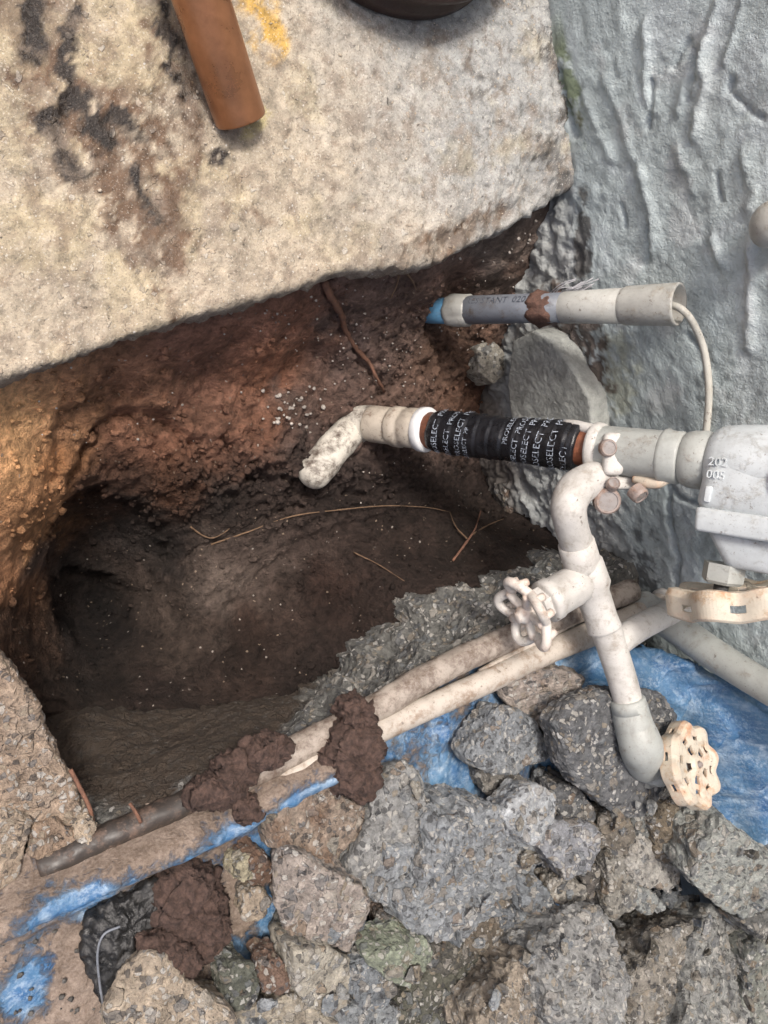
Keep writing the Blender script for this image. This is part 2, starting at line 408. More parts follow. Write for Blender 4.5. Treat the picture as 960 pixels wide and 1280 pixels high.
def mat_simple(name, col, rough=.6, var=.3, scale=40, metal=0.0, spec=.45, bump=.002):
    t = NT(name); n = t.noise(scale, 7, .68); n2 = t.noise(scale * 5, 4, .7)
    c = t.mix(1, col, t.ramp(n, [(.3, gray(1 - var)), (.5, gray(1)), (.7, gray(1 + var))]), 'MULTIPLY')
    return t.out(c, t.rng(n, .3, .7, max(rough - .12, .05), min(rough + .15, 1)), t.bump(t.math('ADD', n, t.math('MULTIPLY', n2, .5)), bump, .8), metal, spec)
def mat_objtint(name, rough=.85, scale=70, bump=.004):
    t = NT(name); t.offset(); n = t.noise(scale, 7, .7); n2 = t.noise(scale * 5, 3, .7)
    c = t.mix(1, t.objcol(), t.ramp(n, [(.3, gray(.45)), (.5, gray(1)), (.72, gray(1.6))]), 'MULTIPLY')
    return t.out(c, rough, t.bump(t.math('ADD', n, t.math('MULTIPLY', n2, .5)), bump, 1.0), spec=.35)

MS = dict(plain=mat_chunk('weathered_concrete', .3), wetpipe=mat_paint('wet_black_pipe', (.040, .034, .030), (.16, .11, .085), .9, .4), slab=mat_slab(), chunk=mat_chunk(), edge=mat_chunk('muddy_broken_concrete', 1.0, (.028, .020, .015), (.10, .075, .055)), soil=mat_soil(), wall=mat_wall(), tarp=mat_tarp(),
    beige=mat_paint('beige_pipe_paint', (.47, .425, .37), (.25, .185, .135), 1.2, .55),
    muddy=mat_paint('muddy_pipe', (.36, .315, .27), (.12, .085, .065), 1.6, .55),
    cream=mat_paint('cream_valve_paint', (.53, .515, .485), (.32, .285, .24), .6, .42),
    grey_paint=mat_paint('grey_green_paint', (.37, .385, .365), (.26, .235, .20), .5, .36),
    silver=mat_paint('pale_silver_paint', (.53, .57, .585), (.35, .35, .33), .5, .33),
    wheel=mat_paint('rust_edged_wheel', (.56, .51, .42), (.38, .25, .14), .5, .45, rust=.75),
    wheel2=mat_paint('white_wheel_paint', (.60, .575, .53), (.36, .28, .22), .5, .42, rust=.25),
    pvc=mat_paint('old_pvc', (.48, .43, .36), (.16, .10, .07), .55, .38),
    elbow=mat_paint('dirty_white_elbow', (.62, .59, .52), (.085, .06, .047), 1.5, .5),
    white=mat_simple('white_plastic', (.68, .69, .69), .35, .1, 60, bump=.0006),
    conduit=mat_paint('grey_conduit', (.165, .18, .205), (.10, .08, .065), .5, .4),
    pale=mat_paint('pale_conduit', (.42, .42, .39), (.28, .25, .20), .6, .42),
    blue=mat_paint('blue_plastic', (.10, .26, .42), (.15, .12, .10), .6, .4),
    copper=mat_simple('copper', (.36, .165, .08), .34, .3, 22, metal=.6, spec=.5, bump=.0012),
    tape=mat_simple('black_tape', (.010, .010, .012), .30, .3, 50, spec=.55, bump=.0012),
    ink=mat_simple('tape_print', (.33, .37, .43), .55, .5, 260),
    darkink=mat_simple('conduit_print', (.07, .08, .10), .6, .2, 200),
    rust=mat_simple('rust_mud', (.115, .062, .045), .75, .6, 90, bump=.004),
    bolt=mat_paint('rusty_bolt', (.26, .24, .23), (.19, .125, .095), .8, .5, rust=.15),
    primer=mat_simple('rusty_primer', (.20, .07, .035), .65, .35, 90),
    mud=mat_simple('lump_mud', (.105, .066, .053), .8, .7, 130, bump=.012),
    root=mat_simple('root_bark', (.17, .085, .055), .75, .45, 120, bump=.003),
    fine_root=mat_simple('fine_root', (.16, .10, .06), .75, .3, 120),
    black=mat_simple('wet_black_plastic', (.022, .022, .022), .3, .5, 40, spec=.6, bump=.004),
    stem=mat_simple('dark_steel', (.07, .07, .07), .5, .3, 80, metal=.4),
    cable=mat_paint('cable_jacket', (.50, .49, .44), (.35, .32, .26), .4, .5),
    bucket=mat_simple('dark_brown_clay', (.035, .018, .014), .5, .3, 40),
    pebble=mat_objtint('pebble'), metal=mat_simple('bright_metal', (.6, .6, .6), .25, .1, 60, metal=1.0),
    silver_hair=mat_simple('grey_fibre', (.4, .4, .42), .6, .2, 90),
    foundation=mat_simple('smooth_cement', (.31, .32, .30), .7, .4, 34, bump=.006))

# ------------------------------------------------------------------ terrain: the dug hole and the ground beyond
CP = [(-250, 570, -.07), (0, 484, -.052), (100, 448, -.054), (200, 414, -.056), (300, 384, -.058), (400, 356, -.06), (480, 342, -.065), (560, 328, -.07), (640, 300, -.07), (700, 252, -.06), (735, 320, -.08),
  (-60, 560, -.06), (20, 520, -.085), (20, 580, -.10), (36, 640, -.14), (-20, 680, -.13), (10, 740, -.19), (30, 790, -.25), (-60, 760, -.12), (85, 540, -.16), (95, 600, -.20),
  (130, 490, -.15), (250, 470, -.18), (380, 430, -.185), (480, 420, -.19), (560, 400, -.225), (540, 385, -.225), (640, 345, -.15), (690, 330, -.13), (720, 380, -.2), (600, 440, -.24), (520, 470, -.235),
  (170, 560, -.20), (215, 590, -.215), (120, 600, -.225), (280, 540, -.215), (330, 520, -.22), (420, 500, -.235), (350, 580, -.245), (300, 620, -.25),
  (160, 625, -.27), (100, 660, -.34), (150, 690, -.36), (110, 740, -.41), (130, 780, -.42), (180, 760, -.40), (70, 690, -.33), (60, 740, -.36), (205, 700, -.35),
  (225, 745, -.31), (270, 720, -.30), (330, 690, -.29), (230, 660, -.295), (400, 640, -.275), (380, 590, -.265), (450, 590, -.275), (550, 560, -.285), (650, 600, -.31), (720, 620, -.33), (780, 640, -.34),
  (500, 640, -.285), (600, 650, -.30), (300, 780, -.305), (200, 820, -.315), (420, 760, -.25), (500, 690, -.24), (100, 830, -.33), (150, 860, -.27), (300, 840, -.26), (640, 668, -.21), (720, 650, -.24),
  (20, 926, -.235), (90, 889, -.232), (190, 887, -.228), (270, 879, -.222), (370, 866, -.20), (440, 830, -.17), (490, 790, -.14), (524, 745, -.118), (580, 731, -.108), (650, 711, -.108), (760, 680, -.12), (60, 980, -.30), (130, 1010, -.30), (260, 980, -.28), (400, 900, -.26), (560, 830, -.24), (720, 770, -.22),
  (20, 1130, -.03), (160, 1130, -.03), (300, 1060, -.03), (450, 990, -.03), (600, 920, -.03), (750, 860, -.03), (880, 830, -.03), (960, 900, -.03), (100, 1280, -.03), (480, 1280, -.03), (900, 1280, -.03), (700, 1080, -.03), (-200, 1200, -.03), (-250, 850, -.06), (-60, 880, -.10), (-60, 980, -.08),
  (300, 250, -.08), (0, 250, -.08), (600, 150, -.08), (300, 0, -.08), (-200, 100, -.08), (0, -200, -.08), (600, -200, -.08), (-250, 350, -.08)]
cpw = np.array([at(a, b, c) for a, b, c in CP])
def _phi(r2): return np.where(r2 > 0, .5 * r2 * np.log(np.maximum(r2, 1e-12)), 0)
_A = _phi(((cpw[:, None, :2] - cpw[None, :, :2]) ** 2).sum(2)) + np.eye(len(cpw)) * 3e-4
_Pm = np.concatenate([np.ones((len(cpw), 1)), cpw[:, :2]], 1)
_S = np.block([[_A, _Pm], [_Pm.T, np.zeros((3, 3))]])
_W = np.linalg.solve(_S, np.concatenate([cpw[:, 2], np.zeros(3)]))
def tps(xy):
    o = np.zeros(len(xy))
    for i in range(0, len(xy), 20000):
        q = xy[i:i + 20000]
        o[i:i + 20000] = _phi(((q[:, None] - cpw[None, :, :2]) ** 2).sum(2)) @ _W[:-3] + _W[-3] + q @ _W[-2:]
    return o
def axis_coords(lo, hi, step, far):
    core = np.arange(lo, hi, step); g = []; s = step; x = hi
    while x < far: s *= 1.35; x += s; g.append(x)
    g2 = []; s = step; x = lo
    while x > -far: s *= 1.35; x -= s; g2.append(x)
    return np.array(g2[::-1] + core.tolist() + g)
TX = axis_coords(-.16, .98, .0036, 14); TY = axis_coords(-.62, .42, .0036, 14)
gx, gy = np.meshgrid(TX, TY, indexing='ij'); XY = np.stack([gx.ravel(), gy.ravel()], 1)
near = (np.abs(XY[:, 0] - .4) < 1.0) & (np.abs(XY[:, 1]) < 1.1)
Z = np.full(len(XY), -.05); wgt = sstep(1.1, .75, np.abs(XY[:, 0] - .4)) * sstep(1.2, .8, np.abs(XY[:, 1]))
Z[near] = tps(XY[near]); Z = np.clip(Z, -.44, -.02) * wgt + (1 - wgt) * -.05
P0 = np.concatenate([XY, Z[:, None]], 1); PX, PY = project(P0)
inpit = sstep(-.045, -.11, Z)
SOFT = lambda cx, cy, rx, ry: np.exp(-(((PX - cx) / rx) ** 2 + ((PY - cy) / ry) ** 2))
clay = np.clip(SOFT(270, 720, 110, 60) + SOFT(350, 680, 90, 30) * .6 + SOFT(20, 590, 90, 150) * .9 + SOFT(200, 450, 130, 40) * .4, 0, 1)
clod = np.clip(SOFT(370, 600, 110, 60) + SOFT(230, 600, 60, 30) * .9 + SOFT(560, 430, 120, 60) * .7 + SOFT(450, 580, 120, 40) * .5 + .32 * (1 - SOFT(20, 590, 90, 150)), 0, 1.2)
d3 = P0 * np.array([1, 1, 1.0])
_bt = np.array([at(*q)[:2] for q in [(-140, 1010, -.20), (20, 930, -.22), (90, 893, -.22), (190, 892, -.215), (270, 884, -.21), (370, 872, -.19), (440, 836, -.16), (490, 796, -.13), (524, 752, -.11), (580, 738, -.10), (650, 718, -.10), (800, 668, -.10)]])
_d, _s = seg_dist(XY[:, 0], XY[:, 1], _bt)
_lim = np.interp(XY[:, 0], _bt[:, 0], _bt[:, 1]); out_ = (XY[:, 1] < _lim) & (XY[:, 0] > _bt[0, 0]) & (XY[:, 0] < _bt[-1, 0]) & (_d < .55)
Z = np.where(out_, np.minimum(Z, -.30), Z)
dz = .014 * fbm(d3, 14, 5, .55, 1) + .0045 * ridged(d3, 45, 4, .55, 2)
f1, f2, idc = cells(d3 + .012 * np.stack([fbm(d3, 30, 2, .5, 9), fbm(d3, 30, 2, .5, 10), fbm(d3, 30, 2, .5, 11)], 1), 42, 3)
dz += clod * (.016 * (f2 - f1) + .010 * (idc - .5)) + clod * .008 * ridged(d3, 70, 3, .5, 5)
Z2 = Z + inpit * (1 - .55 * clay) * dz * 1.15 + (1 - inpit) * .006 * fbm(d3, 12, 4, .5, 7)
Z2 = Z2 + inpit * (1 - .6 * clay) * (.0016 * ridged(d3, 140, 3, .6, 14) + .0012 * fbm(d3, 230, 2, .6, 15))
def groove(pts, wpx, dep, asym=0.0):
    global Z2
    wob = 5 * fbm(P0, 40, 3, .5, 21)
    d, s = seg_dist(PX + wob, PY + wob * .7, pts)
    g = np.exp(-(d / wpx) ** 2)
    Z2 = Z2 - dep * g + asym * np.exp(-(d / (wpx * 3)) ** 2) * np.sign(s)
groove([(85, 605), (100, 565), (128, 525), (162, 512), (200, 519), (226, 540), (246, 556)], 5, .022, .004)
groove([(165, 520), (190, 540), (205, 560), (215, 590)], 4, .012)
groove([(246, 556), (275, 545), (290, 565), (300, 590), (330, 600)], 5, .014, .003)
groove([(310, 600), (345, 585), (370, 560), (405, 535), (440, 515)], 4, .012, .002)
groove([(212, 760), (215, 720), (235, 695), (262, 680), (300, 668), (330, 650), (400, 630), (470, 612)], 4, .014, -.003)
groove([(215, 700), (205, 740), (186, 750)], 6, .02)
groove([(330, 720), (360, 690), (400, 665), (460, 650)], 6, .010)
groove([(404, 350), (415, 390), (432, 425), (455, 460), (475, 492)], 5, .010)
groove([(560, 340), (575, 400), (590, 440), (600, 500)], 8, .014)
groove([(540, 400), (545, 440), (555, 500)], 7, .012)
groove([(80, 470), (75, 540), (70, 600), (60, 660)], 7, .008, .003)
def pit(poly, dep, soft):
    global Z2
    wx, wy = PX + 9 * fbm(P0, 30, 4, .6, 23), PY + 9 * fbm(P0, 30, 4, .6, 24); ins = np.zeros(len(PX), bool); j = len(poly) - 1
    for i in range(len(poly)):
        (xi, yi), (xj, yj) = poly[i], poly[j]
        ins ^= ((yi > wy) != (yj > wy)) & (wx < (xj - xi) * (wy - yi) / (yj - yi + 1e-9) + xi); j = i
    d, _ = seg_dist(wx, wy, poly + [poly[0]]); sd = np.where(ins, d, -d)
    Z2 = Z2 - dep * sstep(-soft * .3, soft, sd)
pit([(78, 625), (120, 610), (180, 628), (212, 655), (216, 700), (200, 735), (188, 752), (168, 765), (150, 800), (110, 812), (72, 790), (56, 745), (56, 690)], .060, 9)
pit([(66, 730), (100, 715), (150, 722), (170, 745), (160, 770), (140, 800), (108, 808), (74, 785)], .07, 14)
pit([(96, 566), (110, 540), (135, 520), (165, 514), (205, 524), (240, 552), (246, 590), (220, 600), (180, 606), (120, 600)], .014, 8)
pit([(246, 560), (290, 556), (330, 590), (420, 590), (440, 615), (380, 640), (300, 668), (250, 660), (228, 620)], .018, 8)
Z2 += .018 * SOFT(150, 556, 38, 28) + .012 * SOFT(210, 575, 30, 30)
P1 = np.concatenate([XY, Z2[:, None]], 1)
# colours of the different earths
def blob_(X, Y, cx, cy, rx, ry): return np.exp(-(((X - cx) / rx) ** 2 + ((Y - cy) / ry) ** 2))
cc = [(250, 440, (.150, .085, .062)), (360, 400, (.155, .085, .06)), (180, 480, (.165, .095, .062)), (330, 470, (.18, .09, .055)), (430, 430, (.085, .066, .06)), (480, 400, (.10, .075, .065)), (540, 360, (.10, .07, .058)),
  (620, 320, (.115, .10, .09)), (690, 290, (.075, .062, .055)), (660, 360, (.075, .055, .046)), (560, 440, (.09, .06, .045)), (600, 500, (.10, .06, .042)), (30, 520, (.28, .18, .095)), (20, 580, (.30, .185, .095)), (50, 650, (.25, .145, .075)),
  (20, 720, (.20, .11, .06)), (10, 780, (.10, .06, .04)), (90, 500, (.22, .13, .075)), (70, 590, (.25, .135, .065)), (150, 560, (.15, .082, .055)), (200, 570, (.17, .09, .06)), (220, 610, (.15, .08, .05)), (130, 600, (.12, .07, .05)), (280, 560, (.15, .085, .06)), (310, 530, (.14, .075, .05)),
  (350, 510, (.10, .075, .065)), (380, 560, (.07, .055, .05)), (330, 600, (.075, .058, .052)), (280, 630, (.06, .05, .045)), (160, 660, (.05, .042, .04)), (200, 680, (.045, .04, .038)), (110, 720, (.04, .035, .033)), (130, 780, (.03, .025, .024)), (60, 700, (.05, .04, .035)),
  (270, 720, (.20, .17, .15)), (240, 750, (.16, .135, .12)), (330, 690, (.16, .13, .115)), (220, 780, (.12, .095, .08)), (370, 660, (.11, .085, .075)), (420, 600, (.07, .055, .05)), (500, 600, (.065, .05, .045)), (600, 600, (.06, .045, .04)), (690, 620, (.06, .045, .04)),
  (300, 800, (.075, .05, .04)), (200, 850, (.055, .04, .035)), (400, 730, (.07, .045, .037)), (500, 680, (.055, .04, .034)), (600, 660, (.055, .042, .035)), (740, 660, (.05, .04, .035)), (100, 860, (.05, .04, .034)), (400, 850, (.06, .045, .04)),
  (500, 1000, (.10, .075, .06)), (200, 1150, (.18, .12, .085)), (800, 1150, (.085, .08, .075)), (700, 900, (.10, .08, .07)), (0, 1000, (.15, .10, .07)), (900, 850, (.06, .055, .05))]
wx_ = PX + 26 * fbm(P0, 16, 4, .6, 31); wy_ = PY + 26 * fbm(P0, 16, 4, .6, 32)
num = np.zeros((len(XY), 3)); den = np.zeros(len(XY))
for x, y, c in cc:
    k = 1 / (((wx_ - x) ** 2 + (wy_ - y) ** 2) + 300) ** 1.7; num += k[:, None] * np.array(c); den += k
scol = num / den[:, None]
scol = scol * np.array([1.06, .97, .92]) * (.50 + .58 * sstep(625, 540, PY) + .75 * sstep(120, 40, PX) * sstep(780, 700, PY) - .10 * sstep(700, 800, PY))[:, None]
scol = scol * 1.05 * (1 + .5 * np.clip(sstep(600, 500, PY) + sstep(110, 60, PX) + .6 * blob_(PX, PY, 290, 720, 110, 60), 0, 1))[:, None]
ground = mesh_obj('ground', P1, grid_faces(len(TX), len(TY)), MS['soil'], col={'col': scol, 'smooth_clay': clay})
tag(ground, 'dark dug earth hole with clay floor and ground beyond', kind='structure')
Zg = P1[:, 2].reshape(len(TX), len(TY))
def tz(x, y):
    i = np.clip(np.searchsorted(TX, x) - 1, 0, len(TX) - 2); j = np.clip(np.searchsorted(TY, y) - 1, 0, len(TY) - 2)
    return float(max(Zg[i, j], Zg[i + 1, j], Zg[i, j + 1], Zg[i + 1, j + 1]))
def on_soil(px, py, lift=0.0):
    d = ray(px, py)
    for s in np.arange(.8, 1.7, .005):
        p = EYE + d * s
        if p[2] < tz(p[0], p[1]): break
    p[2] = tz(p[0], p[1]) + lift; return p

# ------------------------------------------------------------------ the concrete pavement above the hole
EDGE = [(-330, 590), (-120, 513), (0, 474), (60, 456), (140, 427), (200, 406), (300, 378), (370, 359), (396, 348), (420, 339), (470, 335), (520, 326), (556, 319), (585, 301), (612, 294), (640, 281), (662, 262), (690, 246), (712, 228), (780, 190), (900, 120)]
ew = np.array([at(a, b, 0) for a, b in EDGE]); o_ = np.argsort(ew[:, 0]); ew = ew[o_]
SU = np.arange(-.30, 1.06, .0034)
yE = np.interp(SU, ew[:, 0], ew[:, 1])
jag = fbm(np.stack([SU, SU * 0, SU * 0], 1), 60, 4, .6, 41); jag2 = np.abs(fbm(np.stack([SU, SU * 0, SU * 0], 1), 26, 3, .5, 43))
rag = sstep(.40, .56, SU)
yE = yE + .0022 * jag * (.25 + 1.5 * rag) - .008 * jag2 * rag
prof = [(.40, -.07), (.10, -.07), (.03, -.07), (.008, -.068), (.004, -.06), (.002, -.05), (.001, -.04), (0, -.03), (0, -.02), (0, -.011), (.0005, -.004), (.003, -.0006), (.0065, 0), (.010, 0)]
offs = np.concatenate([np.arange(.0135, .60, .0034), np.geomspace(.61, 5.0, 30)])
prof += [(v, 0) for v in offs]
prof = np.array(prof)
SV = np.zeros((len(SU), len(prof), 3)); SV[..., 0] = SU[:, None]; SV[..., 1] = yE[:, None] + prof[None, :, 0]; SV[..., 2] = prof[None, :, 1]
SV = SV.reshape(-1, 3); SF = grid_faces(len(SU), len(prof)); nn = vnormals(SV, SF)
if nn[np.argmax(SV[:, 1])][2] < 0: SF = SF[:, ::-1]; nn = -nn
qx, qy = project(SV)
def blob(X, Y, cx, cy, rx, ry=None, rot=0.0):
    ry = ry or rx; c, s = math.cos(math.radians(rot)), math.sin(math.radians(rot)); x = (X - cx) * c + (Y - cy) * s; y = -(X - cx) * s + (Y - cy) * c
    return np.exp(-((x / rx) ** 2 + (y / ry) ** 2))
dsp = .0028 * fbm(SV, 18, 5, .6, 50) + .0014 * ridged(SV, 90, 3, .55, 51)
rgh = np.clip(blob(qx, qy, 640, 210, 80, 60) + blob(qx, qy, 680, 100, 40, 140) + blob(qx, qy, 150, 170, 90, 120) * .7 + blob(qx, qy, 560, 300, 140, 30), 0, 1)
f1, f2, ids = cells(SV + .006 * fbm(SV, 60, 2, .5, 55)[:, None], 75, 52)
dsp += .0009 * ridged(SV, 200, 2, .6, 57) + .0007 * fbm(SV, 320, 2, .6, 58)
f1, f2, idp = cells(SV, 85, 59); dsp -= .0028 * sstep(.28, .08, f1) * (idp > .78); dsp += .0016 * sstep(.34, .22, f1) * (idp < .10)
dsp += rgh * sstep(-.03, -.001, SV[:, 2]) * (.004 * (f2 - f1) * (ids > .35) + .005 * fbm(SV, 40, 4, .6, 53) + .002)
sidew = sstep(-.008, -.02, SV[:, 2]); dsp += sidew * (.006 * fbm(SV, 50, 4, .6, 54))
f1, f2, ids2 = cells(SV, 34, 56); dsp -= .0035 * sstep(.22, .06, f1) * (ids2 > .72)
for cx, cy, dd in ((105, 170, .006), (85, 140, .006), (60, 240, .004), (190, 240, .004), (560, 300, .006), (650, 150, .006), (700, 160, .006), (635, 262, .010), (660, 210, .006), (625, 180, .005)):
    dsp -= dd * blob(qx, qy, cx, cy, 13, 9, 40)
SV2 = SV + nn * dsp[:, None]
SV2[:, 2] -= .012 * blob(qx, qy, 600, 300, 70, 30, -20) + .016 * blob(qx, qy, 680, 240, 34, 40)
n1 = fbm(SV, 12, 5, .6, 60); n2 = fbm(SV, 45, 5, .65, 61)
warm_sun = np.array([.40, .342, .26]); cool_shade = np.array([.345, .35, .34]); k = sstep(330, 640, qx + 60 * n1 - (qy - 200) * .35)  # base tint paints in warm sunlight at left, cool wall shade at right
scl = warm_sun * (1 - k)[:, None] + cool_shade * k[:, None]
def lay(colr, mask, c): return colr * (1 - np.clip(mask, 0, 1))[:, None] + np.array(c) * np.clip(mask, 0, 1)[:, None]
scl = lay(scl, .45 * sstep(.1, .7, n1 + blob(qx, qy, 60, 40, 220, 200) * .8 - .15), (.40, .33, .19))      # yellowish film
scl = lay(scl, .55 * blob(qx, qy, 250, 400, 320, 60, -18), (.42, .35, .27))
def stain(pts, wpx, thr=.35, amt=1.0):
    d, s = seg_dist(qx + 22 * n1 + 10 * n2, qy + 22 * fbm(SV, 12, 5, .6, 62) + 10 * n2, pts)
    return amt * sstep(thr - .12, thr + .5, np.exp(-(d / wpx) ** 2) * (1 + .8 * n2))
S1 = stain([(36, 0), (40, 40), (44, 80)], 14) + stain([(88, 35), (88, 110), (62, 150), (75, 180), (100, 205)], 15) + stain([(100, 130), (118, 170), (130, 190)], 14) + stain([(140, 150), (165, 180)], 16, .4) + stain([(210, 10), (215, 80), (230, 130)], 10, .4, .8) + stain([(165, 225), (185, 248), (200, 272)], 9, .45) + stain([(265, 175), (285, 200)], 10, .5)
S2 = stain([(30, 20), (70, 120), (140, 180), (190, 240), (210, 290)], 55, .3, .75) + stain([(215, 30), (225, 120), (245, 220), (190, 280)], 26, .35, .6) + stain([(290, 270), (340, 270)], 14, .45, .7) + stain([(150, 300), (230, 320)], 16, .45, .6) + stain([(225, 370), (235, 395)], 14, .5, .6) + stain([(545, 300), (600, 270), (625, 265)], 18, .4, .8) + stain([(490, 330), (560, 310)], 12, .5, .6)
scl = lay(scl, S2 * .9 + .5 * sstep(.2, .7, n2 + .9 * blob(qx, qy, 130, 170, 120, 150) - .2), (.125, .078, .048)); scl = lay(scl, S1 * 1.25, (.018, .013, .010))
scl = lay(scl, stain([(300, 0), (325, 20), (330, 50), (350, 70)], 20, .35, .85), (.50, .30, .05))
scl = lay(scl, stain([(315, 170), (330, 150)], 12, .5, .5), (.45, .38, .12))
scl = lay(scl, .7 * sstep(.45, .8, blob(qx, qy, 715, 110, 16, 120, -4) * (1 + n2)), (.10, .13, .06))
scl = lay(scl, stain([(590, 80), (620, 110), (600, 130)], 9, .5, .6) + stain([(690, 180), (700, 235)], 16, .4, .8) + stain([(610, 160), (640, 175)], 8, .5, .7) + stain([(690, 20), (700, 90), (712, 170)], 6, .4, .8), (.05, .045, .04))
scl = lay(scl, sidew * .55, (.24, .19, .15))
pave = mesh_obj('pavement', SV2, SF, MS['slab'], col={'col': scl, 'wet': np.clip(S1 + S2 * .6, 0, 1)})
tag(pave, 'stained worn concrete pavement above the hole with broken edge', kind='structure')

# ------------------------------------------------------------------ rendered wall
def wcoord(P): return (P - WA) @ WD
s0, s1 = wcoord(wallp(960, -20)) - .06, wcoord(wallp(900, 900)) + .12
WS = np.concatenate([np.linspace(-2.6, s0 - .05, 16), np.arange(s0, s1, .0034), np.linspace(s1 + .05, 3.0, 16)])
WZ = np.concatenate([np.linspace(-.55, -.36, 6), np.arange(-.35, .34, .0034), np.geomspace(.36, 1.35, 14)])
a, b = np.meshgrid(WS, WZ, indexing='ij'); WV = WA + a.reshape(-1, 1) * WD + np.array([0, 0, 1.0]) * b.reshape(-1, 1)
WF = grid_faces(len(WS), len(WZ)); qx, qy = project(WV)
Q = np.stack([a.ravel(), b.ravel(), 0 * a.ravel()], 1)
aw = Q + .03 * np.stack([fbm(Q, 9, 3, .5, 70), fbm(Q, 9, 3, .5, 71), 0 * Q[:, 0]], 1)
an = aw * np.array([.45, 1, 1])
L1 = fbm(an, 13, 4, .5, 72); L2 = fbm(an, 24, 4, .5, 73)
dw = .003 * fbm(Q, 5, 3, .5, 74) + .0006 * fbm(Q, 170, 2, .6, 79) + .0004 * sstep(.0, .04, L1) + .0004 * sstep(.16, .20, L2) + .0010 * sstep(.30, .34, L1 + .4 * L2) + .0011 * fbm(Q, 60, 4, .6, 75) + .0004 * L2
ri = ridged(an, 17, 2, .5, 76); dw += .0007 * sstep(1.15, 1.4, ri)
low = sstep(.02, -.05, Q[:, 1] + .02 * fbm(Q, 20, 3, .5, 77))
dw += low * (.010 * fbm(Q, 30, 5, .6, 78) - .004)
def wridge(pts, wpx, h, sharp=0.0):
    d, s = seg_dist(qx + 4 * fbm(Q, 40, 3, .5, 80), qy + 3 * fbm(Q, 30, 3, .5, 81), pts)
    return h * np.exp(-(d / wpx) ** 2) + sharp * h * np.exp(-(d / (wpx * 2)) ** 2) * np.tanh(s / wpx * 1.5)
for pts, wd_, h in (([(806, 30), (807, 90), (815, 140)], 8, .007), ([(878, 55), (880, 110), (868, 170)], 8, .008), ([(896, 0), (884, 50), (866, 120)], 5, .006), ([(926, 0), (915, 45), (904, 80)], 4, .005),
      ([(800, 215), (812, 255), (818, 290), (815, 310)], 9, .007), ([(757, 100), (775, 140), (790, 200)], 7, .004), ([(935, 310), (940, 350), (935, 435)], 8, .007), ([(930, 200), (945, 240), (938, 260)], 8, .005), ([(868, 90), (850, 120), (846, 140)], 6, .005),
      ([(890, 300), (900, 330)], 8, .006), ([(730, 120), (752, 175), (765, 200)], 6, .004), ([(850, 190), (865, 235)], 9, .005)):
    dw += wridge(pts, wd_ * .75, h * .8, .35)
for pts, wd_, h in (([(818, 100), (815, 130), (812, 160)], 3, .007), ([(812, 282), (810, 305), (805, 330)], 2.5, .006), ([(862, 50), (850, 65), (842, 85)], 3, .005), ([(915, 100), (912, 115)], 4, .008), ([(898, 218), (900, 250)], 3, .006), ([(775, 255), (783, 285)], 2.5, .005),
      ([(860, 420), (875, 440), (878, 470)], 3, .005), ([(865, 60), (868, 100)], 4, .006), ([(838, 600), (836, 640), (846, 700), (845, 740)], 3, .010), ([(845, 612), (850, 622), (875, 630)], 3, .010), ([(920, 120), (940, 140), (955, 145)], 3, .005), ([(700, 90), (712, 150), (720, 170)], 5, .01)):
    dw -= wridge(pts, wd_, h)
WV2 = WV + WN * dw[:, None]
n1 = fbm(Q, 8, 5, .6, 85); n2 = fbm(Q, 40, 5, .65, 86)
wc = np.tile(np.array([.425, .485, .49]), (len(Q), 1)); wc = wc * (1 + .18 * n1[:, None])
wc = lay(wc, .6 * sstep(.05, .5, n1 + .3 * n2), (.40, .445, .465)); wc = lay(wc, .5 * sstep(.25, .7, fbm(Q, 15, 4, .6, 87)), (.50, .525, .525))
wc = lay(wc, .75 * blob(qx, qy, 935, 370, 9, 75, 3), (.56, .59, .60)); wc = lay(wc, .5 * blob(qx, qy, 885, 110, 14, 60, 12), (.50, .53, .53))
wc = lay(wc, .8 * sstep(.35, .8, blob(qx, qy, 712, 110, 17, 75, -14) * (1 + .9 * n2)), (.15, .19, .085))
wc = lay(wc, .7 * sstep(.4, .8, blob(qx, qy, 722, 150, 9, 22) * (1 + n2)), (.11, .09, .03))
wc = lay(wc, .6 * sstep(.3, .8, blob(qx, qy, 770, 470, 30, 60) * (1 + n2)), (.36, .37, .27))
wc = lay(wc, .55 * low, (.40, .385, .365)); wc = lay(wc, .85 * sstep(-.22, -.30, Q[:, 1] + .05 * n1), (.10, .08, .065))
wc = lay(wc, .75 * sstep(.35, .7, blob(qx, qy, 805, 710, 22, 60) * (1 + 1.2 * n2)), (.075, .08, .085))
wc = lay(wc, .85 * sstep(.25, .55, blob(qx, qy, 722, 430, 34, 80, -20) * (1 + 1.3 * n2)), (.085, .055, .04))
wc = lay(wc, .8 * sstep(.3, .6, blob(qx, qy, 728, 300, 12, 60) * (1 + 1.3 * n2)), (.06, .05, .042))
# close the wall with a back, ends and top
nW = len(WV2); nu, nv = len(WS), len(WZ)
back = WV - WN * .20
faces = WF.tolist()
v00, v10, v11, v01 = 0, (nu - 1) * nv, nu * nv - 1, nv - 1
faces_b = [(v00 + nW, v01 + nW, v11 + nW, v10 + nW)]
Vw = np.concatenate([WV2, back])
top = [(i * nv + nv - 1, (i + 1) * nv + nv - 1, (i + 1) * nv + nv - 1 + nW, i * nv + nv - 1 + nW) for i in range(nu - 1)]
e0 = [(j, j + 1, j + 1 + nW, j + nW) for j in range(nv - 1)]; e1 = [(v10 + j + 1, v10 + j, v10 + j + nW, v10 + j + 1 + nW) for j in range(nv - 1)]
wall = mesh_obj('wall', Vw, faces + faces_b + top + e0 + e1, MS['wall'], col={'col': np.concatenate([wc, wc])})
tag(wall, 'grey cement rendered wall with rough trowel marks beside the hole', 'wall')

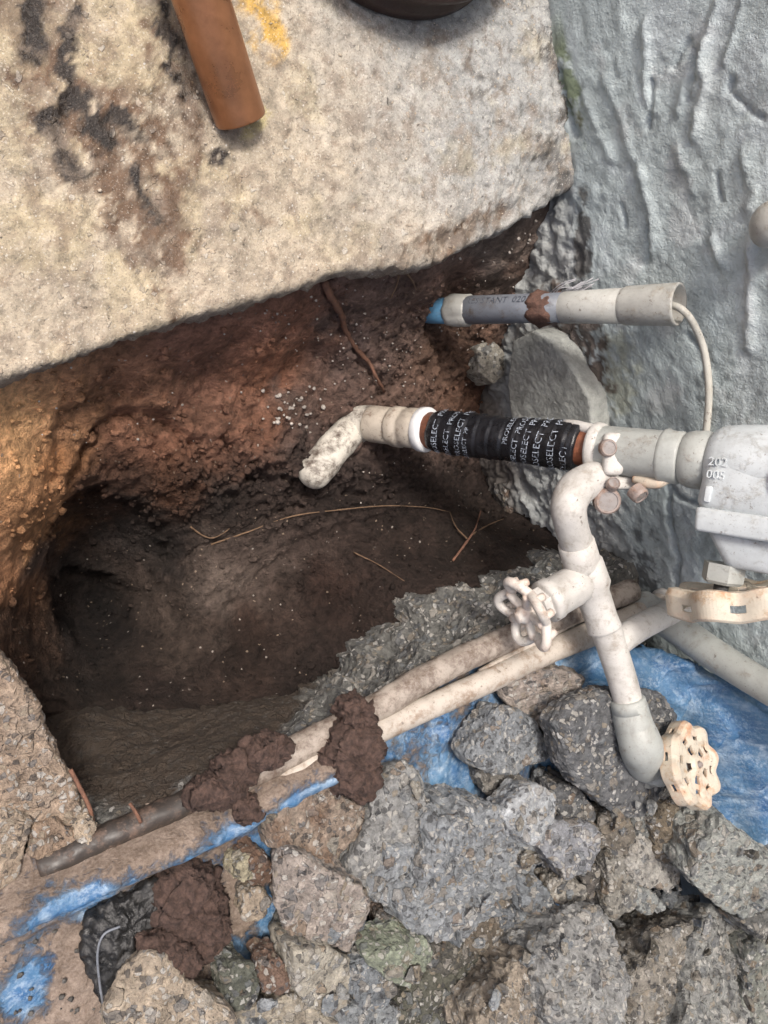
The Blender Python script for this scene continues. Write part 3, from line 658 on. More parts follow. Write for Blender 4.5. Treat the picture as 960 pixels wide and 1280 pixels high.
# ------------------------------------------------------------------ broken concrete face along the near side of the hole
TOP = [(-120, 1150), (40, 1074), (125, 1032), (240, 976), (362, 922), (430, 890), (520, 830), (595, 788), (660, 757), (720, 730), (800, 700), (900, 660)]
BOT = [(-140, 1010, -.20), (20, 930, -.22), (90, 893, -.22), (190, 892, -.215), (270, 884, -.21), (370, 872, -.19), (440, 836, -.16), (490, 796, -.13), (524, 752, -.11), (580, 738, -.10), (650, 718, -.10), (800, 668, -.10)]
tw = np.array([at(a, b, 0.0) for a, b in TOP]); bw = np.array([at(*q) for q in BOT])
U = np.linspace(0, len(TOP) - 1, 330)
def rs(A): return np.stack([np.interp(U, np.arange(len(A)), A[:, k]) for k in range(3)], 1)
tw, bw = rs(tw), rs(bw); vv = np.linspace(0, 1, 64); rows = []
tg = np.gradient(tw, axis=0); tg = np.stack([np.convolve(np.pad(tg[:, k], 30, mode='edge'), np.ones(61) / 61, 'valid') for k in range(3)], 1)
outd = np.stack([tg[:, 1], -tg[:, 0], 0 * tg[:, 0]], 1); outd /= np.linalg.norm(outd, axis=1)[:, None]
for dd, z in ((.60, -.012), (.3, -.008), (.15, -.004), (.08, -.002), (.04, 0), (.02, 0)): rows.append(tw + outd * dd + np.array([0, 0, z]))
for v in vv:
    k = sstep(0, 1, v) * .55 + v * .45; rows.append(tw * (1 - v) + bw * v + np.array([0, 0, 1]) * ((bw[:, 2:] - tw[:, 2:]) * (v ** 1.0 - v)))
rows.append(bw - outd * .005 + np.array([0, 0, -.12])); rows.append(bw + np.array([0, 0, -.30]))
BV = np.array(rows).transpose(1, 0, 2); nu, nv = BV.shape[:2]; BV = BV.reshape(-1, 3); BF = grid_faces(nu, nv); nn = vnormals(BV, BF)
if nn[3][2] < 0: BF = BF[:, ::-1]; nn = -nn
qx, qy = project(BV)
f1, f2, ide = cells(BV + .01 * np.stack([fbm(BV, 35, 2, .5, 90), fbm(BV, 35, 2, .5, 91), fbm(BV, 35, 2, .5, 92)], 1), 55, 93)
face_w = np.tile(np.concatenate([np.zeros(3), [.1, .2, .4], sstep(0, .15, vv) * .6 + .4, [1, 1]]), nu)
db = face_w * (.028 * fbm(BV, 11, 5, .55, 94) + .004 * np.minimum(f2 - f1, .5) * (ide > .3) + .012 * np.abs(fbm(BV, 17, 3, .5, 97)) + .004 * fbm(BV, 34, 4, .6, 96) + .0009 * ridged(BV, 90, 3, .5, 95))
db = db * (.35 + .65 * sstep(300, 450, qx)); BV2 = BV + nn * db[:, None]
muda = np.clip(.9 * blob(qx, qy, 130, 900, 130, 70) + .75 * blob(qx, qy, 330, 880, 130, 45, -25) + .6 * blob(qx, qy, 170, 985, 130, 60) - .3 * blob(qx, qy, 560, 770, 140, 40, -25), 0, 1)
edge = mesh_obj('concrete_edge', BV2, BF, MS['edge'], smooth=False, col={'mud': muda}); edge.color = (.16, .16, .148, 1)
tag(edge, 'broken concrete face with exposed stones along the near side of the hole', kind='structure')

# ------------------------------------------------------------------ chunks of broken concrete
ZT = []
def chunk(poly, z, thick, name, label, colr, cat='concrete chunk', group=None, mat=None, rough=.0055, tilt=None, mud=.0, res=120, rings=34, facets=6, seed=1, plane=None, jag=.045, dome=.0, under=.9, cellamp=.0022, grow=.985):
    r = np.random.default_rng(seed)
    if tilt is None: tilt = (r.uniform(-.30, .18), r.uniform(-.25, .25)) if cat == 'concrete chunk' else (0, 0)
    if plane is None:
        if cat == 'concrete chunk':
            for px, py in poly:
                if px < 965 and py < 1285: z = max(z, on_bank(px, py, .012)[2] + .006)
        ZT.append(z)
        c0 = at(np.mean([p[0] for p in poly]), np.mean([p[1] for p in poly]), z); N = np.array([tilt[0], tilt[1], 1.0]); N /= np.linalg.norm(N)
    else:
        c0, N = plane
    W = []
    for px, py in poly:
        d = ray(px, py); W.append(EYE + d * (((c0 - EYE) @ N) / (d @ N)))
    W = np.array(W); C = W.mean(0); a, ex, ey = frame(N, (1.0, 0, 0) if abs(N[0]) < .8 else (0, 1.0, 0))
    p2 = np.stack([(W - C) @ ex, (W - C) @ ey], 1) * grow
    th = np.linspace(0, 2 * math.pi, res, endpoint=False); R = np.zeros(res)
    for i, t in enumerate(th):
        dx, dy = math.cos(t), math.sin(t); best = 0
        for (x0, y0), (x1, y1) in zip(p2, np.roll(p2, -1, 0)):
            den = dx * (y1 - y0) - dy * (x1 - x0)
            if abs(den) < 1e-12: continue
            s = (x0 * (y1 - y0) - y0 * (x1 - x0)) / den; u = (x0 * dy - y0 * dx) / den
            if s > 0 and -1e-6 <= u <= 1 + 1e-6: best = max(best, s)
        R[i] = best
    R[R == 0] = np.mean(R[R > 0]); size = R.mean()
    cth = np.stack([np.cos(th), np.sin(th), 0 * th + seed], 1); R = R * (1 + jag * fbm(cth, 2.6, 4, .65, seed)) if plane is None and rough > .0035 else R
    nt_ = int(rings * .58); L = []
    for q in np.linspace(0, 1, nt_): L.append((.002 + .953 * q, 0 - dome * size * q * q))
    for q in np.linspace(0, 1, 5)[1:]: L.append((.955 + .045 * math.sin(q * math.pi / 2), -dome * size - (1 - math.cos(q * math.pi / 2)) * min(.06 * size, thick * .25)))
    zb = L[-1][1]
    for q in np.linspace(0, 1, rings - nt_ - 4)[1:]: L.append((1 + (under - 1) * q ** 1.5, zb + (-thick - zb) * q))
    L = np.array(L); V = np.zeros((res, len(L), 3))
    V += C + (R * np.cos(th))[:, None, None] * L[None, :, :1] * ex + (R * np.sin(th))[:, None, None] * L[None, :, :1] * ey + L[None, :, 1:] * N
    V = V.reshape(-1, 3)
    for k in range(facets):       # planes that cut corners off
        d = r.normal(size=3); d = d - N * (d @ N); d /= np.linalg.norm(d); d = d * r.uniform(.25, .8) + N * r.uniform(.5, 1); d /= np.linalg.norm(d)
        h = (V - C) @ d; lim = h.max() * r.uniform(.86, .97); ex_ = np.maximum(h - lim, 0); V = V - d * ex_[:, None]
    Fc = grid_faces(res, len(L), True); nn = vnormals(V, Fc)
    if nn[1] @ N < 0: Fc = Fc[:, ::-1]; nn = -nn
    sd_ = seed * 3.7; f1, f2, idk = cells(V + .01 * fbm(V, 40, 2, .5, sd_)[:, None], 60, sd_)
    d = rough * .8 * fbm(V, 20, 5, .6, sd_ + 1) + rough * .25 * np.abs(fbm(V, 34, 3, .6, sd_ + 5)) + rough * .35 * ridged(V, 90, 4, .62, sd_ + 2) + cellamp * np.minimum(f2 - f1, .5) * (idk > .4) - cellamp * 1.6 * sstep(.3, .05, f1) * (idk < .12)
    V = V + nn * d[:, None]
    md = np.clip(mud + .5 * mud * fbm(V, 14, 3, .5, sd_ + 4), -1, 1)
    bottom = C - N * thick
    fl = Fc.tolist(); fl.append(tuple(int(i * len(L) + len(L) - 1) for i in range(res)) if False else tuple(int(i) * len(L) + len(L) - 1 for i in range(res - 1, -1, -1)))
    o = mesh_obj(name, V, fl, mat or MS['chunk'], smooth=mat is not None and mat is not MS['plain'], col={'mud': md}, origin=bottom)
    o.color = (*colr, 1)
    return tag(o, label, cat, group)

GREY = (.285, .305, .32); LGREY = (.42, .44, .455); DGREY = (.12, .125, .13); BRN = (.30, .255, .21); PNK = (.36, .315, .28); MOSS = (.14, .148, .12); BLU = (.215, .235, .25); TAN = (.31, .313, .305); BUFF = (.42, .39, .325)
CH = [
 # poly, z, thick, label, colour, mud, extra
 ([(633, 852), (662, 842), (700, 838), (733, 850), (727, 876), (712, 892), (700, 906), (672, 908), (642, 886), (628, 868)], .045, .05, 'pinkish brown concrete slab piece lying against the lower beige pipe', PNK, .25, {}),
 ([(631, 884), (650, 890), (670, 907), (692, 942), (675, 948), (655, 955), (647, 967), (620, 964), (597, 957), (590, 945), (602, 925)], .055, .045, 'flat grey kite shaped concrete piece between the blue tarp and the dark slab', GREY, -.1, {}),
 ([(698, 906), (728, 880), (767, 869), (805, 866), (834, 870), (850, 892), (856, 950), (838, 996), (791, 1027), (768, 1012), (730, 986), (712, 965), (706, 930)], .06, .045, 'large dark pebbly concrete slab lying under the rust rimmed valve handwheel', (.15, .155, .16), -.2, {'cellamp': .0035, 'tilt': (.05, -.06)}),
 ([(600, 966), (640, 968), (662, 980), (655, 1000), (630, 1004), (606, 988)], .035, .035, 'small dark grey chip tucked under the kite shaped piece', (.23, .22, .20), .0, {}),
 ([(667, 979), (693, 990), (696, 1015), (687, 1036), (675, 1058), (643, 1044), (629, 1017), (647, 998)], .105, .05, 'pale grey upright concrete flake, lightest piece in the middle of the heap', LGREY, -.3, {'rough': .004}),
 ([(692, 1030), (730, 1024), (749, 1038), (747, 1060), (735, 1087), (711, 1098), (697, 1080), (675, 1058), (680, 1040)], .10, .055, 'rounded blue grey concrete piece just below the pale upright flake', (.30, .31, .33), -.3, {'rough': .004}),
 ([(549, 1030), (586, 1011), (632, 1020), (662, 1042), (671, 1074), (648, 1122), (612, 1143), (580, 1172), (546, 1178), (514, 1159), (500, 1135), (528, 1100), (545, 1065)], .085, .09, 'biggest grey chunk of the heap with a brown gravelly hollow on top', GREY, .12, {'rough': .010, 'cellamp': .003}),
 ([(490, 1062), (514, 1058), (535, 1071), (540, 1099), (516, 1116), (494, 1130), (462, 1126), (466, 1103), (482, 1086)], .07, .06, 'grey concrete lump wedged between two bigger brownish pieces', GREY, .0, {}),
 ([(353, 1062), (386, 1079), (429, 1100), (453, 1111), (463, 1132), (454, 1164), (439, 1194), (420, 1184), (390, 1175), (361, 1168), (349, 1132), (347, 1090)], .075, .07, 'flat topped pinkish brown wedge with pock holes and a grey side', PNK, .22, {}),
 ([(466, 1000), (488, 962), (508, 955), (526, 968), (532, 1005), (528, 1030), (522, 1060), (492, 1064), (478, 1085), (457, 1116), (432, 1098), (438, 1074), (460, 1044)], .06, .06, 'long pebbly tan slab piece right below the hanging mud clump', TAN, .18, {}),
 ([(368, 998), (404, 985), (436, 999), (461, 1012), (460, 1038), (436, 1052), (414, 1084), (376, 1063), (344, 1058), (331, 1023)], .045, .045, 'mud smeared concrete slab piece beside the tarp covered pipe', (.31, .25, .20), .38, {}),
 ([(368, 1189), (411, 1184), (438, 1202), (431, 1256), (418, 1268), (386, 1256), (370, 1239)], .085, .06, 'smooth buff coloured stone at the bottom of the heap', BUFF, -.1, {'rough': .003, 'cellamp': 0}),
 ([(462, 1200), (500, 1186), (531, 1177), (539, 1193), (535, 1212), (510, 1232), (485, 1222)], .09, .05, 'greenish wedge shaped concrete chip with a pale face', (.27, .30, .23), -.2, {'tilt': (.1, -.25)}),
 ([(434, 1208), (457, 1200), (482, 1220), (494, 1246), (480, 1258), (456, 1256), (437, 1238)], .08, .05, 'blue grey angular chip left of the greenish wedge', BLU, -.2, {}),
 ([(284, 1222), (300, 1214), (316, 1214), (325, 1239), (313, 1261), (288, 1264)], .07, .05, 'mossy grey rounded stone near the bottom edge', MOSS, .1, {'dome': .3}),
 ([(326, 1204), (350, 1199), (367, 1228), (356, 1247), (333, 1240)], .075, .05, 'brown topped rounded stone beside the mossy one', (.18, .12, .09), .3, {'dome': .3}),
 ([(182, 1192), (205, 1203), (228, 1230), (262, 1250), (290, 1264), (300, 1300), (130, 1300), (138, 1258), (152, 1222)], .07, .06, 'big beige flat slab piece at the bottom left corner of the heap', (.43, .36, .28), .2, {}),
 ([(286, 1266), (330, 1256), (372, 1246), (402, 1270), (440, 1300), (280, 1300)], .06, .05, 'cream pebbly slab piece cut off by the bottom edge', (.40, .36, .29), .0, {}),
 ([(725, 1136), (739, 1134), (766, 1161), (771, 1197), (785, 1237), (782, 1300), (700, 1300), (685, 1240), (685, 1189), (706, 1158)], .15, .10, 'tall pointed pebbly chunk standing at the bottom centre right', TAN, .05, {'tilt': (.1, .35), 'rough': .009, 'cellamp': .0035}),
 ([(659, 1193), (678, 1203), (687, 1257), (684, 1300), (592, 1300), (602, 1258), (631, 1237), (641, 1209)], .13, .09, 'rust stained pebbly chunk leaning left of the tall pointed one', (.36, .31, .25), .22, {'tilt': (-.1, .3), 'rough': .009, 'cellamp': .0035}),
 ([(893, 1133), (930, 1150), (936, 1197), (932, 1257), (926, 1300), (850, 1300), (866, 1258), (872, 1213), (874, 1170)], .15, .10, 'long grey pebbly slab standing on edge near the bottom right corner', (.30, .305, .29), -.05, {'tilt': (.15, .3), 'rough': .008, 'cellamp': .0035}),
 ([(814, 1186), (849, 1158), (874, 1152), (879, 1180), (876, 1215), (866, 1262), (840, 1300), (796, 1300), (792, 1228)], .13, .10, 'brown streaked pebbly slab beside the long grey one', (.29, .27, .235), .12, {'tilt': (-.1, .3), 'rough': .008, 'cellamp': .0035}),
 ([(908, 1030), (958, 1068), (990, 1090), (985, 1125), (958, 1136), (932, 1149), (897, 1131), (860, 1095), (873, 1068)], .12, .08, 'pale grey green chunk with a twig on it below the blue tarp', (.34, .355, .33), -.2, {}),
 ([(857, 1006), (884, 1014), (891, 1040), (875, 1066), (855, 1087), (832, 1080), (827, 1038), (840, 1018)], .12, .07, 'brown rounded lump right under the rust rimmed handwheel', (.20, .165, .12), .3, {'dome': .25}),
 ([(794, 1027), (833, 1000), (850, 1010), (825, 1036), (802, 1044)], .09, .04, 'thin dark grey flake poking out from below the large dark slab', (.2, .21, .2), -.2, {}),
 ([(802, 1047), (829, 1042), (835, 1078), (858, 1090), (854, 1111), (802, 1107), (789, 1078)], .11, .06, 'whitish grey stone below the brown rounded lump', (.40, .385, .35), -.1, {'dome': .15}),
 ([(754, 1028), (782, 1018), (797, 1043), (795, 1071), (770, 1076), (752, 1066)], .095, .06, 'dark brownish lump right of the rounded blue grey piece', (.20, .18, .15), .15, {'dome': .25}),
 ([(760, 1074), (793, 1074), (797, 1102), (792, 1134), (767, 1150), (757, 1134), (764, 1104)], .10, .06, 'narrow pebbly grey piece in the gap above the tall pointed chunk', (.28, .27, .24), .0, {}),
 ([(730, 1094), (757, 1082), (765, 1106), (754, 1139), (737, 1126)], .07, .05, 'dark angular chip hidden between paler pieces', (.13, .12, .11), .1, {}),
 ([(687, 1106), (707, 1098), (730, 1110), (735, 1122), (708, 1135), (690, 1123)], .09, .04, 'small cream pebbly chip under the rounded blue grey piece', (.36, .34, .30), .0, {}),
 ([(646, 1093), (671, 1097), (691, 1126), (684, 1143), (655, 1139)], .085, .05, 'small blue grey block right of the biggest chunk', BLU, -.2, {}),
 ([(794, 1109), (811, 1113), (832, 1136), (811, 1143), (794, 1130)], .09, .03, 'small pale triangular chip beside a black gap', (.34, .36, .35), -.3, {}),
 ([(690, 985), (724, 984), (736, 1004), (739, 1023), (702, 1025), (697, 1000)], .07, .05, 'flat dark plate between the pale flake and the large dark slab', (.14, .145, .15), -.2, {}),
 ([(938, 1192), (960, 1172), (990, 1178), (995, 1300), (935, 1300), (932, 1240)], .12, .09, 'grey green chunk cut off by the right edge near the corner', (.24, .25, .22), -.1, {}),
 ([(934, 1154), (962, 1138), (995, 1138), (995, 1172), (952, 1170)], .10, .05, 'dark flat chip at the right edge between two pale chunks', (.17, .17, .16), .0, {}),
 ([(630, 1140), (655, 1142), (669, 1170), (661, 1191), (641, 1182), (628, 1160)], .065, .05, 'dark blue grey stone below the small blue grey block', (.17, .185, .20), -.2, {'dome': .2}),
 ([(584, 1160), (620, 1143), (632, 1170), (606, 1190), (584, 1184)], .06, .05, 'brownish dark stone just below the biggest chunk', (.17, .145, .115), .15, {'dome': .2}),
 ([(545, 1196), (600, 1190), (652, 1210), (632, 1240), (600, 1262), (592, 1300), (480, 1300), (490, 1264), (520, 1230)], .055, .06, 'large dark mossy slab sunk in the gap at the bottom', (.12, .12, .095), .1, {}),
 ([(538, 1180), (580, 1177), (602, 1198), (562, 1214), (534, 1206)], .06, .05, 'dark stone sunk in the gap right of the greenish wedge', (.11, .105, .09), .1, {'dome': .2}),
 ([(428, 1262), (478, 1252), (500, 1264), (492, 1300), (428, 1300)], .07, .06, 'light blue grey chip at the bottom edge beside the buff stone', (.28, .30, .31), -.2, {}),
 ([(478, 1150), (505, 1150), (522, 1168), (505, 1186), (484, 1180)], .05, .05, 'dark stone in the crevice right of the pock marked wedge', (.12, .11, .10), .2, {'dome': .2}),
 ([(352, 1168), (400, 1180), (420, 1190), (366, 1195), (340, 1190)], .05, .05, 'grey pebbly strip below the pock marked wedge', (.25, .24, .21), .1, {}),
 ([(700, 906), (726, 900), (735, 935), (718, 952), (694, 938)], .055, .045, 'small stacked grey chips left of the large dark slab', (.22, .22, .215), .0, {}),
 ([(312, 1085), (328, 1072), (345, 1088), (338, 1108), (318, 1108)], .045, .04, 'brown muddy stone left of the pock marked wedge', (.16, .10, .07), .45, {'dome': .3}),
 ([(300, 1080), (312, 1070), (318, 1092), (306, 1104), (298, 1095)], .045, .04, 'cream coloured stone chip among muddy tarp patches', (.42, .38, .27), .0, {'dome': .2}),
 ([(306, 1122), (322, 1116), (336, 1128), (328, 1150), (308, 1150)], .045, .04, 'round tan stone lying on a blue patch of tarp', (.42, .35, .27), .1, {'dome': .3}),
]
for i, (poly, z, th_, lab, c, mud, ex) in enumerate(CH):
    chunk(poly, z, th_, 'concrete_chunk', lab, c, mud=mud, seed=i + 3, group='broken concrete pieces of the heap', **ex)
# the slab remnants at the lower left rim of the hole
chunk([(-260, 690), (-60, 772), (0, 822), (42, 880), (72, 950), (100, 1005), (114, 1040), (80, 1052), (40, 1030), (0, 1020), (-160, 1060), (-300, 1000)], .0, .12, 'concrete_slab', 'brownish concrete slab corner at the lower left rim of the hole', (.40, .31, .235), 'concrete slab', mud=.18, mat=MS['plain'], res=260, rings=60, facets=0, seed=71, rough=.005, jag=.0)
chunk([(-40, 1010), (0, 1014), (36, 1026), (30, 1060), (14, 1105), (-40, 1120)], .012, .06, 'concrete_slab', 'cracked pale flake at the left edge below the slab corner', (.42, .34, .26), 'concrete slab', mud=.2, mat=MS['plain'], seed=72, rough=.005, jag=.0)
chunk([(44, 1034), (66, 1026), (96, 1046), (92, 1072), (66, 1082), (40, 1068)], .01, .05, 'concrete_slab', 'loose curled flake of brown concrete beside the dark pipe end', (.35, .26, .19), 'concrete slab', mud=.35, mat=MS['plain'], seed=73, rough=.005, jag=.0)
chunk([(94, 1030), (110, 1018), (120, 1034), (114, 1056), (98, 1052)], .02, .05, 'concrete_slab', 'small pale corner piece at the tip of the hole', (.46, .38, .29), 'concrete slab', mud=.1, mat=MS['plain'], seed=74, rough=.005, jag=.0)

# smooth foundation block and stone by the wall, below ground
pl = (wallp(690, 470, .035), WN)
chunk([(640, 425), (668, 412), (690, 425), (715, 460), (738, 500), (742, 545), (690, 560), (640, 548), (634, 480)], 0, .10, 'foundation_block', 'flat grey cement foundation block behind the taped pipe', (.25, .27, .25), 'foundation block', mat=MS['foundation'], plane=pl, facets=0, rough=.0016, cellamp=0, res=160, rings=50, seed=75)
chunk([(600, 432), (618, 424), (632, 440), (634, 470), (620, 480), (602, 464)], -.20, .05, 'pale_stone', 'pale smooth stone stuck in the soil under the grey conduit', (.36, .34, .29), 'stone', rough=.003, cellamp=0, dome=.2, seed=76)
chunk([(632, 605), (668, 596), (690, 628), (704, 690), (672, 700), (642, 660)], -.27, .06, 'foundation_block', 'dark muddy block low in the hole behind the branch elbow', (.13, .12, .11), 'foundation block', mud=.4, seed=77)

# ------------------------------------------------------------------ filler stones of the heap
def ico(n):
    import bmesh
    bm = bmesh.new(); bmesh.ops.create_icosphere(bm, subdivisions=n, radius=1.0); V = np.array([v.co[:] for v in bm.verts]); Fc = [tuple(v.index for v in f.verts) for f in bm.faces]; bm.free(); return V, Fc
I3 = ico(3); I4 = ico(4); I1 = ico(1); I2 = ico(2)
def stone_verts(r, base, squash=.7, cuts=9):
    V = base[0].copy()
    for k in range(cuts):
        d = r.normal(size=3); d /= np.linalg.norm(d); h = V @ d; lim = r.uniform(.38, .8); V = V - d * np.maximum(h - lim, 0)[:, None]
    V = V * np.array([r.uniform(.8, 1.25), r.uniform(.7, 1.1), squash * r.uniform(.7, 1.1)])
    V += (V / np.linalg.norm(V, axis=1)[:, None]) * (.10 * fbm(V, 2.2, 4, .55, r.uniform(0, 50)))[:, None]
    return V
protos = []
for k in range(9):
    V = stone_verts(np.random.default_rng(100 + k), I4)
    me = bpy.data.meshes.new('stone'); me.from_pydata((V * .015).tolist(), [], I4[1]); me.polygons.foreach_set('use_smooth', [False] * len(me.polygons)); me.materials.append(MS['chunk']); protos.append(me)
fr = np.random.default_rng(8)
tones = [GREY, DGREY, (.2, .17, .13), BLU, TAN, (.13, .12, .1), (.3, .28, .24)]
def inpoly(x, y, P):
    c = False; j = len(P) - 1
    for i in range(len(P)):
        if (P[i][1] > y) != (P[j][1] > y) and x < (P[j][0] - P[i][0]) * (y - P[i][1]) / (P[j][1] - P[i][1]) + P[i][0]: c = not c
        j = i
    return c
HEAP = [(480, 1000), (560, 1010), (640, 960), (720, 960), (860, 1010), (960, 1060), (1010, 1150), (1010, 1310), (280, 1310), (330, 1190), (420, 1120)]
SHORT = ['pinkish slab under the beige pipe', 'kite shaped piece', 'large dark pebbly slab', 'chip under the kite shaped piece', 'pale upright flake', 'rounded blue grey piece', 'biggest grey chunk', 'lump wedged beside the biggest chunk', 'pock marked pinkish wedge', 'long tan slab under the mud clump',
 'mud smeared slab by the covered pipe', 'smooth buff stone', 'greenish wedge', 'blue grey chip by the greenish wedge', 'mossy rounded stone', 'brown topped stone', 'beige slab in the corner', 'cream slab at the bottom edge', 'tall pointed chunk', 'rust stained chunk', 'long grey slab on edge', 'brown streaked slab',
 'chunk with the twig', 'brown lump under the handwheel', 'thin flake below the dark slab', 'whitish grey stone', 'dark brownish lump', 'narrow pebbly piece', 'dark hidden chip', 'small cream chip', 'small blue grey block', 'pale triangular chip', 'flat dark plate', 'chunk at the right edge', 'flat chip at the right edge', 'dark blue grey stone', 'brownish dark stone', 'mossy slab in the gap', 'dark stone by the greenish wedge', 'chip at the bottom edge',
 'dark crevice stone', 'grey pebbly strip', 'stacked grey chips', 'brown muddy stone', 'cream stone chip', 'tan stone on the tarp']
CENT = [np.mean(np.array(c_[0], float), axis=0) for c_ in CH]; TONE = ['grey', 'dark grey', 'dull brown', 'blue grey', 'tan', 'blackish', 'buff']; used = {}
cnt = 0
for k in range(2500):
    if cnt >= 250: break
    x, y = fr.uniform(280, 1010), fr.uniform(950, 1310)
    if not inpoly(x, y, HEAP): continue
    big = fr.random() < .35
    s = fr.uniform(.016, .028) if big else fr.uniform(.006, .014)
    ins_ = [q for q in range(len(CH)) if inpoly(x, y, CH[q][0])]
    if ins_:
        q = ins_[-1]; PQ = CH[q][0]; dq, _s = seg_dist(np.array([x]), np.array([y]), PQ + [PQ[0]])
        if dq[0] > 12 or big or fr.random() < .4: continue
        z = ZT[q] - .003
    else:
        z = fr.uniform(-.010, .02) if big else fr.uniform(.0, .045)
    o = bpy.data.objects.new('concrete_fragment', protos[cnt % 9]); COL.objects.link(o); o.location = on_bank(x, y, z); o.scale = (s / .015,) * 3
    o.rotation_euler = tuple(fr.uniform(0, 6.28, 3)); ti = int(fr.integers(len(tones))); fk = fr.uniform(.75, 1.15); o.color = (*[c * fk for c in tones[ti]], 1)
    q = int(np.argmin([np.hypot(*(c_ - (x, y))) for c_ in CENT])); dx, dy = x - CENT[q][0], y - CENT[q][1]
    side = ('right of' if dx > 0 else 'left of') if abs(dx) > abs(dy) else ('below' if dy > 0 else 'above')
    lab = ('%s %s fragment just %s the %s' % ('larger' if s > .022 else 'mid sized' if big else 'small' if s > .010 else 'tiny', TONE[ti], side, SHORT[q]))
    if lab in used: bpy.data.objects.remove(o); continue
    used[lab] = 1; tag(o, lab, 'concrete fragment', 'small fragments in the gaps of the heap'); cnt += 1

chip_n = 0
for k in range(600):
    if chip_n >= 46: break
    x, y = fr.uniform(330, 955), fr.uniform(985, 1275)
    ins_ = [q for q in range(len(CH)) if inpoly(x, y, CH[q][0])]
    if not ins_: continue
    q = max(ins_, key=lambda i: ZT[i]); PQ = CH[q][0]; dq, _s = seg_dist(np.array([x]), np.array([y]), PQ + [PQ[0]])
    if dq[0] > 16: continue
    s = fr.uniform(.007, .014); o = bpy.data.objects.new('concrete_chip', protos[chip_n % 9]); COL.objects.link(o); o.location = at(x, y, ZT[q] + s * .42); o.scale = (s / .015, s / .015, s * .8 / .015)
    o.rotation_euler = (fr.uniform(-.5, .5), fr.uniform(-.5, .5), fr.uniform(0, 6.28)); ti = int(fr.choice([0, 3, 4, 2, 6])); fk = fr.uniform(.95, 1.3); o.color = (*[c * fk for c in tones[ti]], 1)
    dx, dy = x - CENT[q][0], y - CENT[q][1]; side = ('right' if dx > 0 else 'left') if abs(dx) > abs(dy) else ('lower' if dy > 0 else 'upper')
    lab = ('%s %s chip on %s edge of %s' % ('broad' if s > .0105 else 'little', TONE[ti], side, SHORT[q]))
    if lab in used: bpy.data.objects.remove(o); continue
    used[lab] = 1; tag(o, lab, 'concrete chip', 'loose chips lying on the heap'); chip_n += 1

# ------------------------------------------------------------------ blue tarp under the heap
TARP = [(-120, 1145), (20, 1072), (120, 1036), (240, 986), (330, 944), (440, 893), (530, 862), (640, 815), (720, 796), (790, 803), (850, 820), (905, 850), (945, 885), (1000, 915), (1040, 1080), (1000, 1120), (880, 1060), (760, 1120), (560, 1200), (420, 1330), (-160, 1330)]
tp = np.array([on_bank(a, b, .01)[:2] for a, b in TARP])
x0, y0 = tp.min(0) - .01; x1, y1 = tp.max(0) + .01
ax_ = np.arange(x0, x1, .0036); ay_ = np.arange(y0, y1, .0036); a, b = np.meshgrid(ax_, ay_, indexing='ij'); TV = np.stack([a.ravel(), b.ravel(), np.full(a.size, .004)], 1)
qx, qy = project(TV)
TVw = TV + .006 * np.stack([fbm(TV, 30, 3, .5, 120), fbm(TV, 30, 3, .5, 121), 0 * TV[:, 0]], 1)
inside = np.zeros(len(TV), bool); j = len(tp) - 1
for i in range(len(tp)):
    c_ = (tp[i, 1] > TVw[:, 1]) != (tp[j, 1] > TVw[:, 1])
    xx = (tp[j, 0] - tp[i, 0]) * (TVw[:, 1] - tp[i, 1]) / (tp[j, 1] - tp[i, 1] + 1e-12) + tp[i, 0]
    inside ^= c_ & (TVw[:, 0] < xx); j = i
bank = climb(TV[:, 0], TV[:, 1]); TV[:, 2] += bank; qx, qy = project(TV)
z = .004 + bank + .004 * fbm(TV, 10, 4, .5, 122)
right = sstep(640, 800, qx)
wv3 = TV + .03 * np.stack([fbm(TV, 8, 2, .5, 201), fbm(TV, 8, 2, .5, 202), 0 * TV[:, 0]], 1)
cr = np.abs(perlin(wv3 * 11 + 3)) * .030 + np.abs(perlin(wv3 * np.array([26, 15, 20]) + 9)) * .015 + np.abs(perlin(wv3 * 48 + 5)) * .006
z += right * (.004 + 1.5 * cr) + (1 - right) * (.25 * cr + .0025 * fbm(TV, 60, 4, .6, 203))
def fold(pts, wpx, h, pw=2.0):
    d, s = seg_dist(qx + 4 * fbm(TV, 25, 3, .5, 125), qy + 4 * fbm(TV, 25, 3, .5, 126), pts); return h * np.exp(-(d / wpx) ** pw)
z += fold([(690, 830), (760, 818), (830, 830), (880, 870), (915, 930), (950, 990)], 22, .022) + fold([(800, 815), (870, 850), (920, 900)], 8, .022) + fold([(860, 880), (905, 960), (930, 1040)], 12, .016) + fold([(930, 900), (960, 930)], 20, .03) + fold([(780, 850), (850, 890), (890, 980)], 10, .010)
z += fold([(820, 845), (868, 868), (905, 920)], 6, -.012)
d, s = seg_dist(qx, qy + 3 * fbm(TV, 20, 3, .5, 127), [(440, 930), (362, 967), (281, 1012), (225, 1036), (150, 1066), (56, 1110), (-60, 1165)]); z += .046 * np.exp(-(d / 21) ** 4) * sstep(462, 425, qx)
d, s = seg_dist(qx, qy, [(430, 965), (330, 1016), (220, 1070), (120, 1118), (0, 1172)]); z += .010 * np.exp(-(d / 7) ** 2) * sstep(470, 430, qx)
TV[:, 2] = z
mudt = .38 + .13 * sstep(500, 300, qx)
mudt -= .36 * np.clip(blob(qx, qy, 860, 900, 130, 110) + blob(qx, qy, 920, 1000, 70, 90) + blob(qx, qy, 780, 830, 80, 25), 0, 1)
